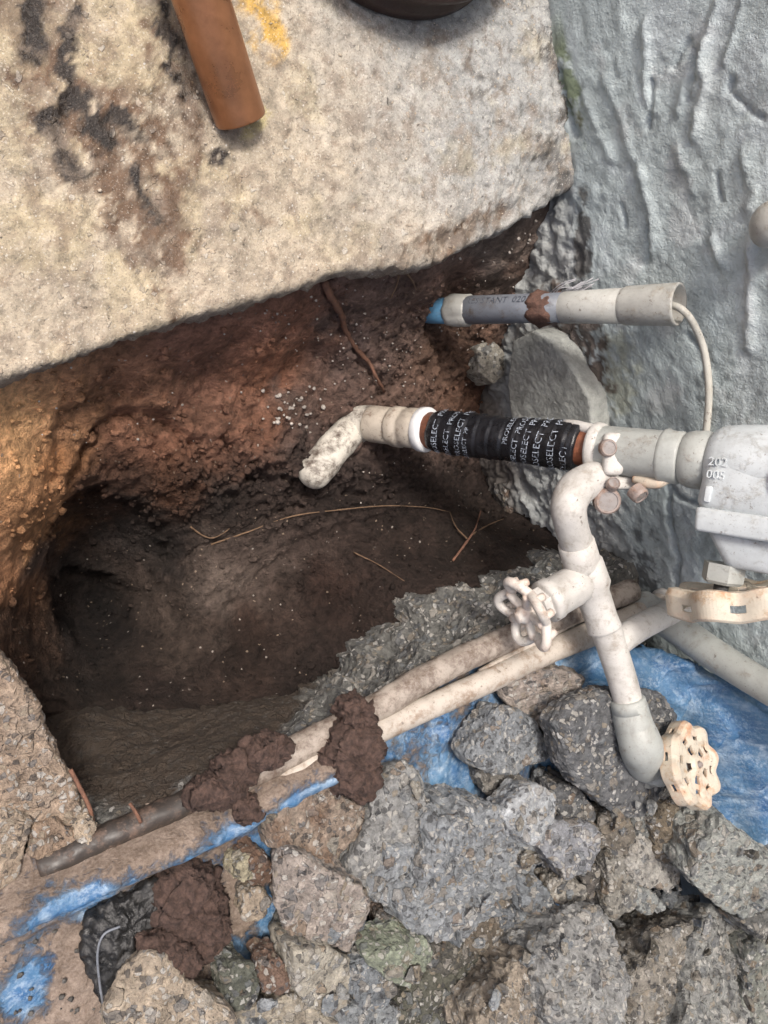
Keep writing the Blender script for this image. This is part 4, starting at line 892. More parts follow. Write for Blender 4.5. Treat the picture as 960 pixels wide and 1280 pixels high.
mudt -= .02 * blob(qx, qy, 550, 920, 80, 40) + .25 * blob(qx, qy, 570, 985, 26, 30) + .42 * blob(qx, qy, 80, 1112, 80, 22, -22) + .30 * blob(qx, qy, 270, 1030, 80, 18, -24) + .40 * blob(qx, qy, 390, 965, 60, 10, -25) + .22 * blob(qx, qy, 160, 1120, 140, 9, -22)
mudt -= .30 * blob(qx, qy, 30, 1245, 45, 40) + .22 * blob(qx, qy, 40, 1200, 30, 40) + .26 * blob(qx, qy, 330, 1055, 24, 20) + .32 * blob(qx, qy, 335, 1140, 22, 40) + .30 * blob(qx, qy, 300, 1190, 26, 20) + .25 * blob(qx, qy, 120, 1140, 16, 12) + .25 * blob(qx, qy, 550, 1000, 30, 40)
mudt += .12 * blob(qx, qy, 100, 1190, 60, 40) + .06 * blob(qx, qy, 60, 1230, 120, 70)
idx = -np.ones(len(TV), int); idx[inside] = np.arange(inside.sum()); TF = grid_faces(len(ax_), len(ay_)); TF = TF[inside[TF].all(1)]; crs = np.clip(np.exp(-(perlin(wv3 * 11 + 3) / .045) ** 2) + .8 * np.exp(-(perlin(wv3 * np.array([26, 15, 20]) + 9) / .06) ** 2) + .5 * np.exp(-(perlin(wv3 * 48 + 5) / .09) ** 2), 0, 1)
tarp = mesh_obj('tarp', TV[inside], idx[TF], MS['tarp'], col={'mud': mudt[inside], 'crease': crs[inside]})
so = tarp.modifiers.new('thick', 'SOLIDIFY'); so.thickness = .0016; so.offset = -1
tag(tarp, 'crumpled blue plastic tarp smeared with mud under the concrete heap', 'tarp')

# ------------------------------------------------------------------ pipes lying on the ground
def pxpath(L): return [at(a, b, c) for a, b, c in L]
t = empty('pipe', at(450, 905, .0), 'upper mud caked beige pipe along the near rim, black and wet at its left end', 'pipe')
pa = pxpath([(790, 738, .03), (700, 772, .028), (595, 816, .026), (520, 854, .024), (472, 884, .022), (362, 942, .018), (296, 974, .016)]); k = pxm(pa[3])
V, Fc = tube(pa, 17.5 * k, 32, 14, rough=.07, rs=55); sub(t, 'pipe_run', V, Fc, MS['muddy'])
pb = pxpath([(316, 966, .014), (240, 1000, .013), (166, 1033, .012), (120, 1053, .01), (50, 1086, .004)])
V, Fc = tube(pb, 16.5 * pxm(pb[1]), 32, 14, rough=.10, rs=55); o = sub(t, 'wet_pipe_end', V, Fc, MS['wetpipe']); o['label'] = 'black wet left end of the pipe'
t = empty('pipe', at(640, 850, .0), 'lower bare beige pipe between the hole and the blue tarp', 'pipe')
pa = pxpath([(880, 730, .05), (800, 768, .045), (690, 812, .040), (607, 852, .036), (520, 891, .032), (470, 915, .028), (406, 947, .025), (362, 969, .022), (340, 981, .016)])
V, Fc = tube(pa, [15.5 * pxm(p) for p in pa], 32, 14, rough=.02, rs=40); sub(t, 'pipe_run', V, Fc, MS['beige'])
pc = at(822, 766, .045); ac = pa[0] - pa[2]
V, Fc = lathe(pa[0] - ac / np.linalg.norm(ac) * .10, ac, [(0, .0195), (.002, .0205), (.10, .0205), (.102, .018)], 32); sub(t, 'coupling', V, Fc, MS['cream'])
t = empty('pipe', at(880, 800, .0), 'grey beige pipe running down to the right behind the branch pipe', 'pipe')
pa = [wallp(800, 756, .035), wallp(832, 776, .04), wallp(905, 826, .05), wallp(1010, 890, .06), wallp(1120, 956, .055), wallp(1160, 980, -.02)]; V, Fc = tube(pa, [20 * pxm(p) for p in pa], 32, 10); sub(t, 'pipe_run', V, Fc, MS['grey_paint'])
# cut beige strip between the two long pipes
V, Fc = tube(pxpath([(728, 770, .035), (680, 797, .035), (640, 818, .033), (600, 842, .03)]), .006, 12, 6); tag(mesh_obj('plastic_strip', V, Fc, MS['beige']), 'thin orange beige strip wedged between the two long pipes', 'strip')

# mud clumps on the pipes
chunk([(238, 1000), (264, 984), (286, 962), (300, 958), (318, 974), (310, 996), (284, 1006), (256, 1010)], .045, .035, 'mud_clump', 'brown mud lump squashed on the upper pipe', (.12, .065, .045), 'mud clump', mat=MS['mud'], grow=.96, rough=.012, cellamp=.006, dome=.4, facets=1, seed=81)
chunk([(424, 965), (440, 915), (458, 905), (478, 925), (484, 962), (484, 992), (464, 1004), (436, 1000)], .07, .06, 'mud_clump', 'tall brown mud lump hanging over the lower pipe above the tan slab', (.12, .065, .045), 'mud clump', mat=MS['mud'], grow=.96, rough=.013, cellamp=.007, dome=.5, facets=1, seed=82)
chunk([(438, 885), (456, 878), (470, 886), (466, 904), (448, 912), (436, 900)], .062, .04, 'mud_clump', 'small dark mud lump with pebbles on the upper pipe', (.08, .05, .04), 'mud clump', mat=MS['mud'], grow=.96, rough=.012, cellamp=.006, dome=.4, seed=83)
chunk([(318, 945), (345, 930), (370, 935), (352, 955), (325, 962)], .052, .03, 'mud_clump', 'flat rusty mud patch stuck to the upper pipe', (.12, .065, .045), 'mud clump', mat=MS['mud'], grow=.96, rough=.010, cellamp=.004, dome=.4, seed=84)
chunk([(222, 1116), (238, 1102), (256, 1104), (276, 1124), (298, 1160), (296, 1185), (270, 1208), (236, 1206), (210, 1190), (206, 1150)], .055, .05, 'mud_clump', 'large brown mud heap on the tarp beside the black plastic', (.11, .06, .042), 'mud clump', mat=MS['mud'], grow=.96, rough=.014, cellamp=.007, dome=.45, facets=1, seed=85)
chunk([(300, 1005), (322, 1000), (326, 1018), (306, 1026)], .05, .03, 'mud_clump', 'small mud blob where the tarp fold starts', (.11, .06, .042), 'mud clump', mat=MS['mud'], grow=.96, rough=.010, dome=.4, seed=86)
chunk([(178, 1186), (215, 1176), (250, 1204), (246, 1226), (214, 1236), (186, 1220)], .06, .04, 'mud_clump', 'flattened mud smear on the big beige slab piece', (.12, .068, .046), 'mud clump', mat=MS['mud'], grow=.96, rough=.010, dome=.3, seed=87)
# wet black plastic scrap
chunk([(108, 1190), (112, 1162), (134, 1142), (166, 1130), (200, 1108), (224, 1092), (234, 1104), (214, 1134), (190, 1160), (165, 1190), (146, 1225), (134, 1275), (122, 1240)], .035, .03, 'plastic_scrap', 'crumpled wet black plastic scrap on the muddy tarp', (.02, .02, .02), 'plastic scrap', mat=MS['black'], rough=.010, dome=.35, facets=2, seed=88, cellamp=.003)
V, Fc = tube(pxpath([(130, 1262, .04), (124, 1225, .045), (122, 1190, .05), (130, 1168, .05), (150, 1158, .05)]), .0012, 10, 8); tag(mesh_obj('plastic_strap', V, Fc, MS['conduit']), 'thin clear curved strap on the black plastic scrap', 'strap')

# ------------------------------------------------------------------ copper pipe and round bucket on the pavement
k = pxm(at(290, 100, .03)); r = 33.5 * k
pA, pB = at(232, -60, .075), at(301, 150, .012); ax = pB - pA; L = np.linalg.norm(ax); ax /= L
pS = pA - ax * .35
t = empty('copper_pipe', pB, 'brown copper pipe end lying on the stained concrete pavement', 'pipe')
V, Fc = lathe(pS, ax, [(0, r), (L + .35 - .002, r), (L + .35, r * .97), (L + .35, r * .90), (L + .345, r * .88)], 64, cap=True); sub(t, 'pipe_run', V, Fc, MS['copper'])
c = at(470, -200, 0); k = pxm(c); R0 = 212 * k
t = empty('bucket', c, 'dark brown round vessel base at the top edge, mostly out of view', 'bucket')
V, Fc = lathe(c + np.array([0, 0, .003]), (0, 0, 1), [(0, R0 * .96), (.004, R0), (.02, R0 * 1.0), (.024, R0 * .97), (.045, R0 * 1.0), (.048, R0 * 1.02), (.056, R0 * 1.02), (.056, R0 * .95), (.03, R0 * .9)], 96); sub(t, 'vessel_body', V, Fc, MS['bucket'])

# ------------------------------------------------------------------ main riser with tape, clamp, branch, valves
R_top = wallp(1010, 590, .085); R_bot = at(440, 527, -.255)
def riser(px):
    lo, hi = -.3, 1.5
    for _ in range(50):
        m = (lo + hi) / 2; x, y = project(R_bot + (R_top - R_bot) * m)
        if x < px: lo = m
        else: hi = m
    return R_bot + (R_top - R_bot) * lo
RA = (R_top - R_bot) / np.linalg.norm(R_top - R_bot)
base = riser(470)
asm = empty('water_pipe', base, 'painted water riser with black tape, bolted clamp, side branch and valve handwheels', 'pipe')
def T(px): return float((riser(px) - base) @ RA)
def rp(px, wpx): return wpx / 2 * pxm(riser(px))
FN = -(M @ np.array([0, 0, -1.0]))       # towards the camera
IMU = M @ np.array([0, 1.0, 0])          # image up
def rl(name, prof, mat, parent=asm, seg=56, **k):
    V, Fc = lathe(base, RA, [(T(x) + dx, rp(x, w_)) for x, w_, dx in prof], seg, ref=FN, **k); return sub(parent, name, V, Fc, mat)
# elbow in the hole
e = [riser(474), riser(455), at(440, 537, -.246), at(424, 553, -.236), at(404, 577, -.231), at(391, 592, -.231)]
V, Fc = tube(e, [rp(470, 44), rp(470, 45), 22 * pxm(e[2]), 21 * pxm(e[3]), 22 * pxm(e[4]), 21.5 * pxm(e[5])], 36, 10, round_end=True, rough=.05, rs=30); o = sub(asm, 'elbow', V, Fc, MS['elbow']); o['label'] = 'mud caked white elbow ending in the soil'
rl('lower_pipe', [(464, 44, 0), (466, 46, 0), (496, 46.5, 0), (497, 44, 0)], MS['pvc'], rough=.001)
rl('coupling', [(492, 49, 0), (494, 51, 0), (503, 51, 0), (505, 47.5, 0), (508, 47, 0), (510, 50, 0), (526, 52, 0), (527, 50, 0)], MS['pvc'], rough=.001)
rl('collar_ring', [(525, 50, 0), (527, 56, 0), (534, 57, 0), (536, 55, 0), (537, 50, 0)], MS['white'])
rl('primed_pipe', [(534, 46, 0), (556, 44, 0), (690, 44, 0), (730, 48, 0), (752, 50, 0)], MS['primer'], rough=.001)
tp_ = []; w0 = lambda x: np.interp(x, [538, 548, 590, 628, 636, 650, 700, 716, 726], [46, 51, 55, 53, 52, 55, 60, 61, 58])
for x in np.arange(543, 727, 2.0):
    sw = ((x - 543) % 15.5) / 15.5; tp_.append((x, w0(x) + 2.4 * sw - (1.2 if sw < .1 else 0), 0))
V, Fc = lathe(base, RA, [(T(tp_[0][0]), rp(tp_[0][0], 40))] + [(T(x), rp(x, w_)) for x, w_, dx in tp_] + [(T(726), rp(726, 42))], 72, ref=FN, cap=False)
c_ = base + ((V - base) @ RA)[:, None] * RA; rad = V - c_; th_ = np.arctan2(rad @ IMU, rad @ FN)
V = V + RA * (.0030 * np.sin(th_ + .8))[:, None] + rad * (.035 * fbm(V, 60, 4, .6, 140) + .03 * fbm(V * np.array([1, 1, 1]), 25, 2, .5, 141))[:, None]
tape = sub(asm, 'tape', V, Fc, MS['tape'])
# print on the tape: rows that run round the pipe
lb = Buf(); lr = np.random.default_rng(3)
tv, tf = text_mesh('PROSELECT  PROSELECT  PROSELECT')
Wt = tv[:, 0].max()
for x, ph, sz, frac in ((556, -1.55, 10, 1), (571, -1.9, 10, 1), (585, -1.35, 10.5, 1), (594, -1.75, 8, .6), (643, -.4, 9, .6), (655, -1.9, 10, 1), (668, -1.6, 11, 1), (683, -1.75, 12, 1), (700, -1.62, 12.5, 1), (716, -2.1, 12, .7)):
    h_m = .72 * sz * pxm(riser(x)); sc = h_m / .7
    rr = rp(x, w0(x)) * 1.07
    ang = ph + tv[:, 0] * sc / rr
    ok = ang < ph + (3.0 if frac >= 1 else 1.9)
    tt = T(x) + (ang - ph - 1.5) * lr.uniform(-.0012, .0022) - tv[:, 1] * sc + .0045 * np.sin(ang + .8) + h_m * .5
    rad_ = rr * (1.0 + .035 * 0) + .0006
    # radial distance follows the uneven tape: take the tape's own noise at that place
    Pp = base + tt[:, None] * RA + (np.cos(ang) * rr)[:, None] * FN_ if False else None
    a_, u_, v_ = frame(RA, FN)
    sgn = 1 if (v_ @ IMU) > 0 else -1
    dirv = np.cos(ang)[:, None] * u_ + sgn * np.sin(ang)[:, None] * v_
    Pp = base + tt[:, None] * RA + dirv * rr
    Pp = Pp + dirv * (rr * (.035 * fbm(Pp, 60, 4, .6, 140) + .03 * fbm(Pp, 25, 2, .5, 141)) + .0004)[:, None]
    kf = [f for f in tf if all(ok[i] for i in f) and lr.random() > .18]
    if kf: lb.add(Pp, kf)
o = lb.build('lettering', MS['ink']); keep(o, tape)
# torn tape end and sealing rag
V, Fc = tube([riser(703) + IMU * rp(703, 56) + FN * .008, riser(716) + IMU * rp(716, 50) + FN * .012, riser(738) + IMU * rp(738, 40) + FN * .016, riser(752) + IMU * rp(752, 30) + FN * .02], [.003, .0065, .008, .005], 16, 6); sub(asm, 'sealing_strip', V, Fc, MS['cream'])
# main body and rings
rl('riser_body', [(742, 52, 0), (746, 58, 0), (752, 60, 0), (790, 62, 0), (826, 64, 0), (829, 66, 0)], MS['grey_paint'], rough=.0012)
rl('ring_seam', [(826, 62, 0), (829, 68, 0), (833, 70, 0), (838, 67, 0), (851, 67, 0), (854, 62, 0)], MS['grey_paint'], rough=.0012)
rl('collar', [(853, 58, 0), (857, 66, 0), (866, 72, 0), (884, 74, 0), (889, 66, 0), (893, 60, 0)], MS['grey_paint'])
# saddle clamp with bolts
cl = rl('saddle_clamp', [(739, 56, 0), (741, 64, 0), (744, 66, 0), (750, 66, 0), (753, 63, 0), (754, 56, 0)], MS['cream'])
def RPt(px, py):
    return EYE + ray(px, py) * depth(riser(px))
def bolt(px, py, off_c, r_, axis, h_, parent=cl, mat='bolt', hexa=True):
    P = RPt(px, py); P = P + (EYE - P) / np.linalg.norm(EYE - P) * off_c
    V, Fc = lathe(P, axis, [(0, r_), (h_ * .75, r_), (h_, r_ * .86), (h_, r_ * .72), (h_ * .9, r_ * .7), (h_ * .95, r_ * .2)], 6 if hexa else 24, ref=IMU); 
    if not hexa: pass
    return sub(parent, 'bolt', V, Fc, MS[mat], smooth=False)
a0 = FN + .25 * WN + .3 * (M @ np.array([1.0, 0, 0])); a0 /= np.linalg.norm(a0)
lug = RPt(757, 570); IR = M @ np.array([1.0, 0, 0])
V, Fc = rbox(lug + FN * .029, IR, IMU, FN, 12 * pxm(lug), 26 * pxm(lug), .008, .6); sub(cl, 'clamp_lug', V, Fc, MS['cream'])
bolt(758, 560, .036, .0105, a0, .010, hexa=False)
for (x, y, of, rr, ax_b, hh) in ((757, 625, .020, .0165, FN - .2 * IMU, .012), (793, 612, .012, .0110, .5 * FN - .6 * IMU + .4 * IR, .014), (765, 607, .030, .008, FN + .4 * IMU, .010)):
    bolt(x, y, of, rr, ax_b / np.linalg.norm(ax_b), hh, hexa=False)
V, Fc = rbox(RPt(766, 604) + FN * .004, IR, IMU, FN, .026, .008, .010, .4); sub(cl, 'clamp_lug', V, Fc, MS['cream'])
# curved lever beneath the body
pa = [RPt(790, 598) + FN * .008, RPt(806, 603) + FN * .010, RPt(820, 604) + FN * .010, RPt(838, 599) + FN * .006]; V, Fc = tube(pa, [.0055, .0075, .0065, .003], 16, 8); sub(cl, 'clamp_tongue', V, Fc, MS['wheel'])
# branch: elbow, tee, lower pipe
OFF = .105
_za = (EYE + ray(757, 596) * depth(riser(757)))[2]
def bp(px, py, o=OFF): return at(px, py, float(np.interp(py, [592, 640, 700, 800, 960], [_za, _za + .005, .115, .125, .145])))
e = [bp(757, 592), bp(738, 600), bp(720, 612), bp(711, 632), bp(714, 656), bp(722, 684)]; k = pxm(e[2])
V, Fc = tube(e, [21 * k, 22.5 * k, 23.5 * k, 22.5 * k, 21 * k, 21 * k], 36, 12, rough=.012, rs=30); sub(asm, 'branch_elbow', V, Fc, MS['cream'])
d1 = bp(729, 708) - bp(722, 684)
V, Fc = lathe(bp(720, 678), d1, [(0, 21.5 * k), (.001, 23.5 * k), (.024, 24 * k), (.03, 24 * k), (.042, 26 * k)], 40); sub(asm, 'socket', V, Fc, MS['cream'])
tee = Buf(); tee.add(*lathe(bp(727, 700), bp(752, 775) - bp(727, 700), [(0, 22 * k), (.004, 26 * k), (.036, 27 * k), (.046, 22 * k), (.088, 21.5 * k), (.094, 22.8 * k), (.097, 22.8 * k), (.098, 20 * k)], 44))
bd = bp(660, 757) - bp(735, 722); bd /= np.linalg.norm(bd)
bd2 = -.905 * (M @ np.array([1.0, 0, 0])) - .42 * IMU + .42 * FN; bd2 /= np.linalg.norm(bd2)
tee.add(*lathe(bp(737, 721), bd2, [(0, 24 * k), (.034, 26 * k), (.060, 26 * k), (.063, 28 * k), (.074, 28 * k), (.077, 24 * k)], 44))
tb = tee.build('tee_valve_body', MS['cream']); keep(tb, asm)
so_ = bp(737, 721)
V, Fc = lathe(so_ + bd2 * .076, bd2, [(0, 21 * k), (.002, 23 * k), (.012, 23 * k), (.014, 17 * k), (.018, 12 * k), (.030, 8 * k), (.040, 5 * k)], 6, ref=IMU); sub(tb, 'packing_nut', V, Fc, MS['cream'], smooth=False)
e = [bp(754, 776), bp(764, 806), bp(778, 850), bp(787, 884)]; V, Fc = tube(e, [20.5 * k, 20 * k, 19.5 * k, 19 * k], 36, 8, rough=.006, rs=30); sub(asm, 'branch_pipe', V, Fc, MS['cream'])
# tee side run on the same pipe
sp = [bp(768, 806), bp(800, 784), at(840, 764, .10), at(866, 750, .09)]; V, Fc = tube(sp, 18 * k, 32, 8); sub(asm, 'side_pipe', V, Fc, MS['cream'])
wc_ = bp(867, 956); vd_ = (EYE - wc_) / np.linalg.norm(EYE - wc_); wc_ = wc_ + vd_ * .035; wax = vd_ * .66 + IR * .74 + IMU * .03; wax /= np.linalg.norm(wax)
bn = wc_ - wax * .070
e = [bp(786, 880), bp(792, 906), bp(801, 932), .5 * bp(808, 944) + .5 * (bn - wax * .012), bn]; k2 = pxm(e[2])
V, Fc = tube(e, [22 * k2, 24 * k2, 27 * k2, 25 * k2, 21 * k2], 36, 12, rough=.012, rs=30); le = sub(asm, 'lower_elbow', V, Fc, MS['grey_paint'])
V, Fc = lathe(bp(784, 873), e[1] - e[0], [(0, 19.5 * k2), (.002, 21.5 * k2), (.016, 22.5 * k2)], 40); sub(le, 'socket_rim', V, Fc, MS['grey_paint'])
def wheel_disc(C, axis, R, lobes, depth_, mat, parent, ref, name='handwheel', amp=.055):
    """cast wheel: lobed rim with skirt, web with slots and round holes"""
    a, u, v = frame(axis, ref); n = 160; th = np.linspace(0, 2 * math.pi, n, endpoint=False)
    lob = 1 + amp * np.cos(lobes * th); prof = []
    rad_ = [.10, .18, .24, .32, .40, .50, .58, .66, .74, .82, .90, .97, 1.0, 1.0, 1.0, 1.0, .97]
    hgt = [.30, .30, .12, .02, .0, .0, .0, .02, .02, .05, .16, .17, .0, -.28, -.62, -.92, -1.0]
    V = []
    for q, h in zip(rad_, hgt):
        l = 1 + (lob - 1) * np.clip((q - .4) / .5, 0, 1); hh = h + (.10 * np.cos(lobes * th) if .7 < q else 0)
        V.append(C + (R * q * l * np.cos(th))[:, None] * u + (R * q * l * np.sin(th))[:, None] * v + ((hh * depth_) * np.ones(n))[:, None] * a)
    V = np.concatenate(V); Fc = []
    for i in range(len(rad_) - 1):
        for j in range(n):
            ph = (j + .5) / n * lobes % 1.0; ph4 = ((j + .5) / n * 5 + .3) % 1.0
            if i in (7, 8) and .30 < ph < .70: continue
            if i in (2, 3, 4) and .30 < ph4 < .70: continue
            if i in (13,) and .32 < ph < .66: continue
            Fc.append((i * n + j, i * n + (j + 1) % n, (i + 1) * n + (j + 1) % n, (i + 1) * n + j))
    o = sub(parent, name, V, Fc, mat, smooth=False)
    s = o.modifiers.new('thick', 'SOLIDIFY'); s.thickness = .0042; s.offset = -1
    b = o.modifiers.new('soft', 'BEVEL'); b.width = .0009; b.segments = 2; b.limit_method = 'ANGLE'
    return o

V, Fc = lathe(bn, wax, [(-.016, 22 * k2), (-.014, 28 * k2), (-.002, 28 * k2), (0, 24 * k2), (.004, 24 * k2), (.006, 26 * k2), (.018, 26 * k2), (.022, 21 * k2), (.040, 21 * k2), (.044, 15 * k2), (.058, 12 * k2), (.066, 10 * k2)], 36); sub(asm, 'gate_valve_body', V, Fc, MS['grey_paint'])
R = 47 * pxm(wc_)
hw = wheel_disc(wc_, wax, R, 8, .016, MS['wheel'], asm, IMU, amp=.075); hw['label'] = 'cream handwheel with orange rusty rim facing the viewer'
V, Fc = lathe(wc_, wax, [(-.01, .009), (.004, .009), (.006, .0075), (.006, .004), (.011, .0038), (.012, .003)], 24); sub(hw, 'stem_nut', V, Fc, MS['bolt'])
# open white wheel on the tee
wc2 = so_ + bd2 * .108
def wheel_open(C, axis, R, lobes, mat, parent, ref):
    a, u, v = frame(axis, ref); th = np.linspace(0, 2 * math.pi, 150, endpoint=False); rr = R * (1 + .16 * np.cos(lobes * th))
    P = C + (rr * np.cos(th))[:, None] * u + (rr * np.sin(th))[:, None] * v + (.0045 * np.cos(lobes * th))[:, None] * a
    b = Buf(); b.add(*tube(P, np.full(150, .0062), 16, spline=False, closed=True))
    P2 = C + a * .007 + (R * .72 * (1 + .20 * np.cos(lobes * th)) * np.cos(th))[:, None] * u + (R * .72 * (1 + .2 * np.cos(lobes * th)) * np.sin(th))[:, None] * v
    for q in range(lobes):
        t0 = (q + .5) * 2 * math.pi / lobes; e_ = u * math.cos(t0) + v * math.sin(t0)
        b.add(*tube([C - a * .006, C + e_ * R * .4 - a * .002, C + e_ * R * .86], [.006, .0055, .0055], 14, 5))
        for s_ in (-.26, .26):
            t1 = t0 + math.pi / lobes + s_; e2 = u * math.cos(t1) + v * math.sin(t1)
            b.add(*tube([C + e2 * R * 1.08, C + e2 * R * 1.02 - a * .012], [.005, .005], 12, 4))
    b.add(*lathe(C, a, [(-.014, .010), (-.004, .011), (.006, .011), (.008, .008), (.012, .007), (.013, .004)], 24))
    o = b.build('handwheel', mat); keep(o, parent); return o
h2 = wheel_open(wc2, bd2, 40 * pxm(wc2), 5, MS['wheel2'], asm, IMU); h2['label'] = 'white open scalloped handwheel on the tee seen from the side'
# big valve at the right edge
vb = Buf(); vb.add(*lathe(base, RA, [(T(x), rp(x, w_)) for x, w_ in ((888, 70), (893, 82), (903, 92), (925, 100), (960, 106), (1000, 106), (1040, 100), (1080, 90), (1110, 80))], 64, ref=FN))
vpt = riser(955); kk = pxm(vpt); DN = -IMU - RA * (-IMU @ RA); DN /= np.linalg.norm(DN); OUT = np.cross(RA, DN); OUT = OUT if OUT @ FN > 0 else -OUT
vb.add(*rbox(vpt + RA * 12 * kk + DN * 24 * kk, RA, OUT, DN, 74 * kk, 50 * kk, 42 * kk, .35, 1.04))
V = np.concatenate(vb.V); valve = vb.build('valve_body', MS['silver']); keep(valve, asm)
V, Fc = rbox(vpt + RA * 20 * kk + DN * 74 * kk, RA, OUT, DN, 80 * kk, 54 * kk, 15 * kk, .25, .98); sub(valve, 'bonnet_flange', V, Fc, MS['silver'])
V, Fc = rbox(vpt + DN * 106 * kk + RA * 16 * kk, RA, OUT, DN, 62 * kk, 36 * kk, 24 * kk, .4, .72); sub(valve, 'bonnet_neck', V, Fc, MS['silver'])
sx = vpt + DN * 112 * kk - RA * 32 * kk
V, Fc = lathe(vpt + DN * 128 * kk - RA * 26 * kk, DN, [(0, 26 * kk), (22 * kk, 26 * kk), (26 * kk, 22 * kk)], 6, ref=OUT + RA * .5); sub(valve, 'packing_nut', V, Fc, MS['grey_paint'], smooth=False)
V, Fc = lathe(vpt + DN * 150 * kk - RA * 26 * kk, DN, [(0, 9 * kk), (34 * kk, 9 * kk)], 20); sub(valve, 'stem', V, Fc, MS['stem'])
# raised marks cast on the valve body
eb = Buf(); face_c = vpt + RA * 12 * kk + DN * 20 * kk + OUT * 50.4 * kk
for s_, dx, dy, sz in (('202', -66, -14, 19), ('005', -66, 2, 19)):
    tv2, tf2 = text_mesh(s_); sc = sz * .55 * kk / .7
    up_ = -DN; Pp = face_c + RA * (dx * kk) + DN * (dy * kk) + tv2[:, :1] * sc * RA + tv2[:, 1:2] * sc * up_
    n_ = len(tv2); Vb = np.concatenate([Pp - OUT * .001, Pp + OUT * .0016]); ed = {}
    for f in tf2:
        for q in range(len(f)):
            e_ = (f[q], f[(q + 1) % len(f)]); ed[e_] = 1
    fs = [tuple(i + n_ for i in f) for f in tf2] + [(a1, b1, b1 + n_, a1 + n_) for (a1, b1) in ed if (b1, a1) not in ed]
    eb.add(Vb, fs)
o = eb.build('cast_mark', MS['silver'], smooth=False); keep(o, valve)
V, Fc = lathe(face_c + RA * 44 * kk - DN * 10 * kk - OUT * .004, OUT, [(0, 40 * kk), (.006, 39 * kk), (.012, 34 * kk), (.015, 24 * kk), (.016, 2 * kk)], 48); sub(valve, 'front_dome', V, Fc, MS['silver'])
V, Fc = rbox(face_c - RA * 60 * kk + DN * 22 * kk, RA, DN, OUT, 4 * kk, 10 * kk, .003, .4); sub(valve, 'cast_rib', V, Fc, MS['silver'])
# its handwheel, seen nearly edge on
wc3 = wallp(922, 752, .125); vd3 = (EYE - wc3) / np.linalg.norm(EYE - wc3); wax3 = IMU - RA * .10; wax3 = wax3 - vd3 * (wax3 @ vd3); wax3 = wax3 / np.linalg.norm(wax3) + vd3 * .12; wax3 /= np.linalg.norm(wax3)
h3 = wheel_disc(wc3 + wax3 * .012, wax3, 74 * pxm(wc3), 7, .024, MS['wheel'], asm, RA, amp=.085); h3['label'] = 'large cream handwheel seen edge on below the big valve'

# ------------------------------------------------------------------ grey conduit with open end, and its cable
C0 = at(536, 389, -.19); C1 = wallp(862, 380, .04); CA = (C1 - C0) / np.linalg.norm(C1 - C0)
def cpt(px):
    lo, hi = -.2, 1.4
    for _ in range(50):
        m = (lo + hi) / 2; x, y = project(C0 + (C1 - C0) * m)
        if x < px: lo = m
        else: hi = m
    return C0 + (C1 - C0) * lo
cd = empty('conduit', C0, 'grey plastic conduit with a blue end and an open pale socket against the wall', 'conduit')
def cl_(name, prof, mat, cap=True, rough=0):
    V, Fc = lathe(C0, CA, [(float((cpt(x) - C0) @ CA), w_ / 2 * pxm(cpt(x))) for x, w_ in prof], 48, ref=FN, cap=cap, rough=rough); return sub(cd, name, V, Fc, mat)
cl_('blue_end', [(532, 27), (536, 30), (566, 33), (567, 30)], MS['blue'])
cl_('torn_sleeve', [(561, 33), (563, 38), (568, 40), (577, 39), (586, 37), (588, 33)], MS['pale'], rough=.003)
gp = cl_('conduit_pipe', [(582, 33), (584, 35), (640, 35.5), (706, 37)], MS['conduit'])
cl_('mud_band', [(664, 33), (668, 39), (674, 42), (684, 41), (690, 39), (698, 34)], MS['rust'], rough=.006)
cl_('pale_pipe', [(690, 33), (704, 37), (706, 39), (783, 44), (784, 40)], MS['pale'])
cl_('socket', [(776, 42), (780, 45), (784, 48), (846, 53), (849, 52.5), (849, 46), (800, 40), (796, 4)], MS['pale'], cap=False)
tv3, tf3 = text_mesh('RESISTANT  020'); h_m = 9 * pxm(cpt(620)); t0 = float((cpt(590) - C0) @ CA); t1 = float((cpt(664) - C0) @ CA); sx_ = (t1 - t0) / tv3[:, 0].max(); sy_ = h_m / .7
rr = 35.4 / 2 * pxm(cpt(625)) + .0003; a_, u_, v_ = frame(CA, FN); sg = 1 if v_ @ IMU > 0 else -1
ang = .12 + tv3[:, 1] * sy_ / rr; rv = rr * (1 + .02 * (tv3[:, 0] / tv3[:, 0].max() - .5)) + .0002
Pp = C0 + (t0 + tv3[:, 0] * sx_)[:, None] * CA + rv[:, None] * (np.cos(ang)[:, None] * u_ + sg * np.sin(ang)[:, None] * v_)
o = mesh_obj('lettering', Pp, tf3, MS['darkink']); keep(o, gp)
# cable out of the open socket
pa = [cpt(806), cpt(836), wallp(858, 392, .045), wallp(876, 425, .022), wallp(884, 460, .016), wallp(886, 500, .016), wallp(882, 545, .02), wallp(876, 580, .03)]
V, Fc = tube(pa, [4.5 * pxm(p) for p in pa], 16, 10); tag(mesh_obj('cable', V, Fc, MS['cable']), 'pale cable curving from the open conduit down behind the big riser', 'cable')
# frayed grey fibres above the conduit
fb = Buf(); fr2 = np.random.default_rng(4)
for q in range(16):
    s_ = np.array([690 + fr2.uniform(-8, 10), 372 + fr2.uniform(-4, 3)]); e_ = s_ + np.array([fr2.uniform(25, 50), fr2.uniform(-24, -8)])
    fb.add(*tube([wallp(*s_, .03), wallp(*((s_ + e_) / 2 + fr2.normal(size=2) * 3), .035), wallp(*e_, .02)], .0008, 6, 4))
tag(fb.build('fibre_tuft', MS['silver_hair']), 'frayed grey fibres caught above the conduit at the wall', 'fibres')
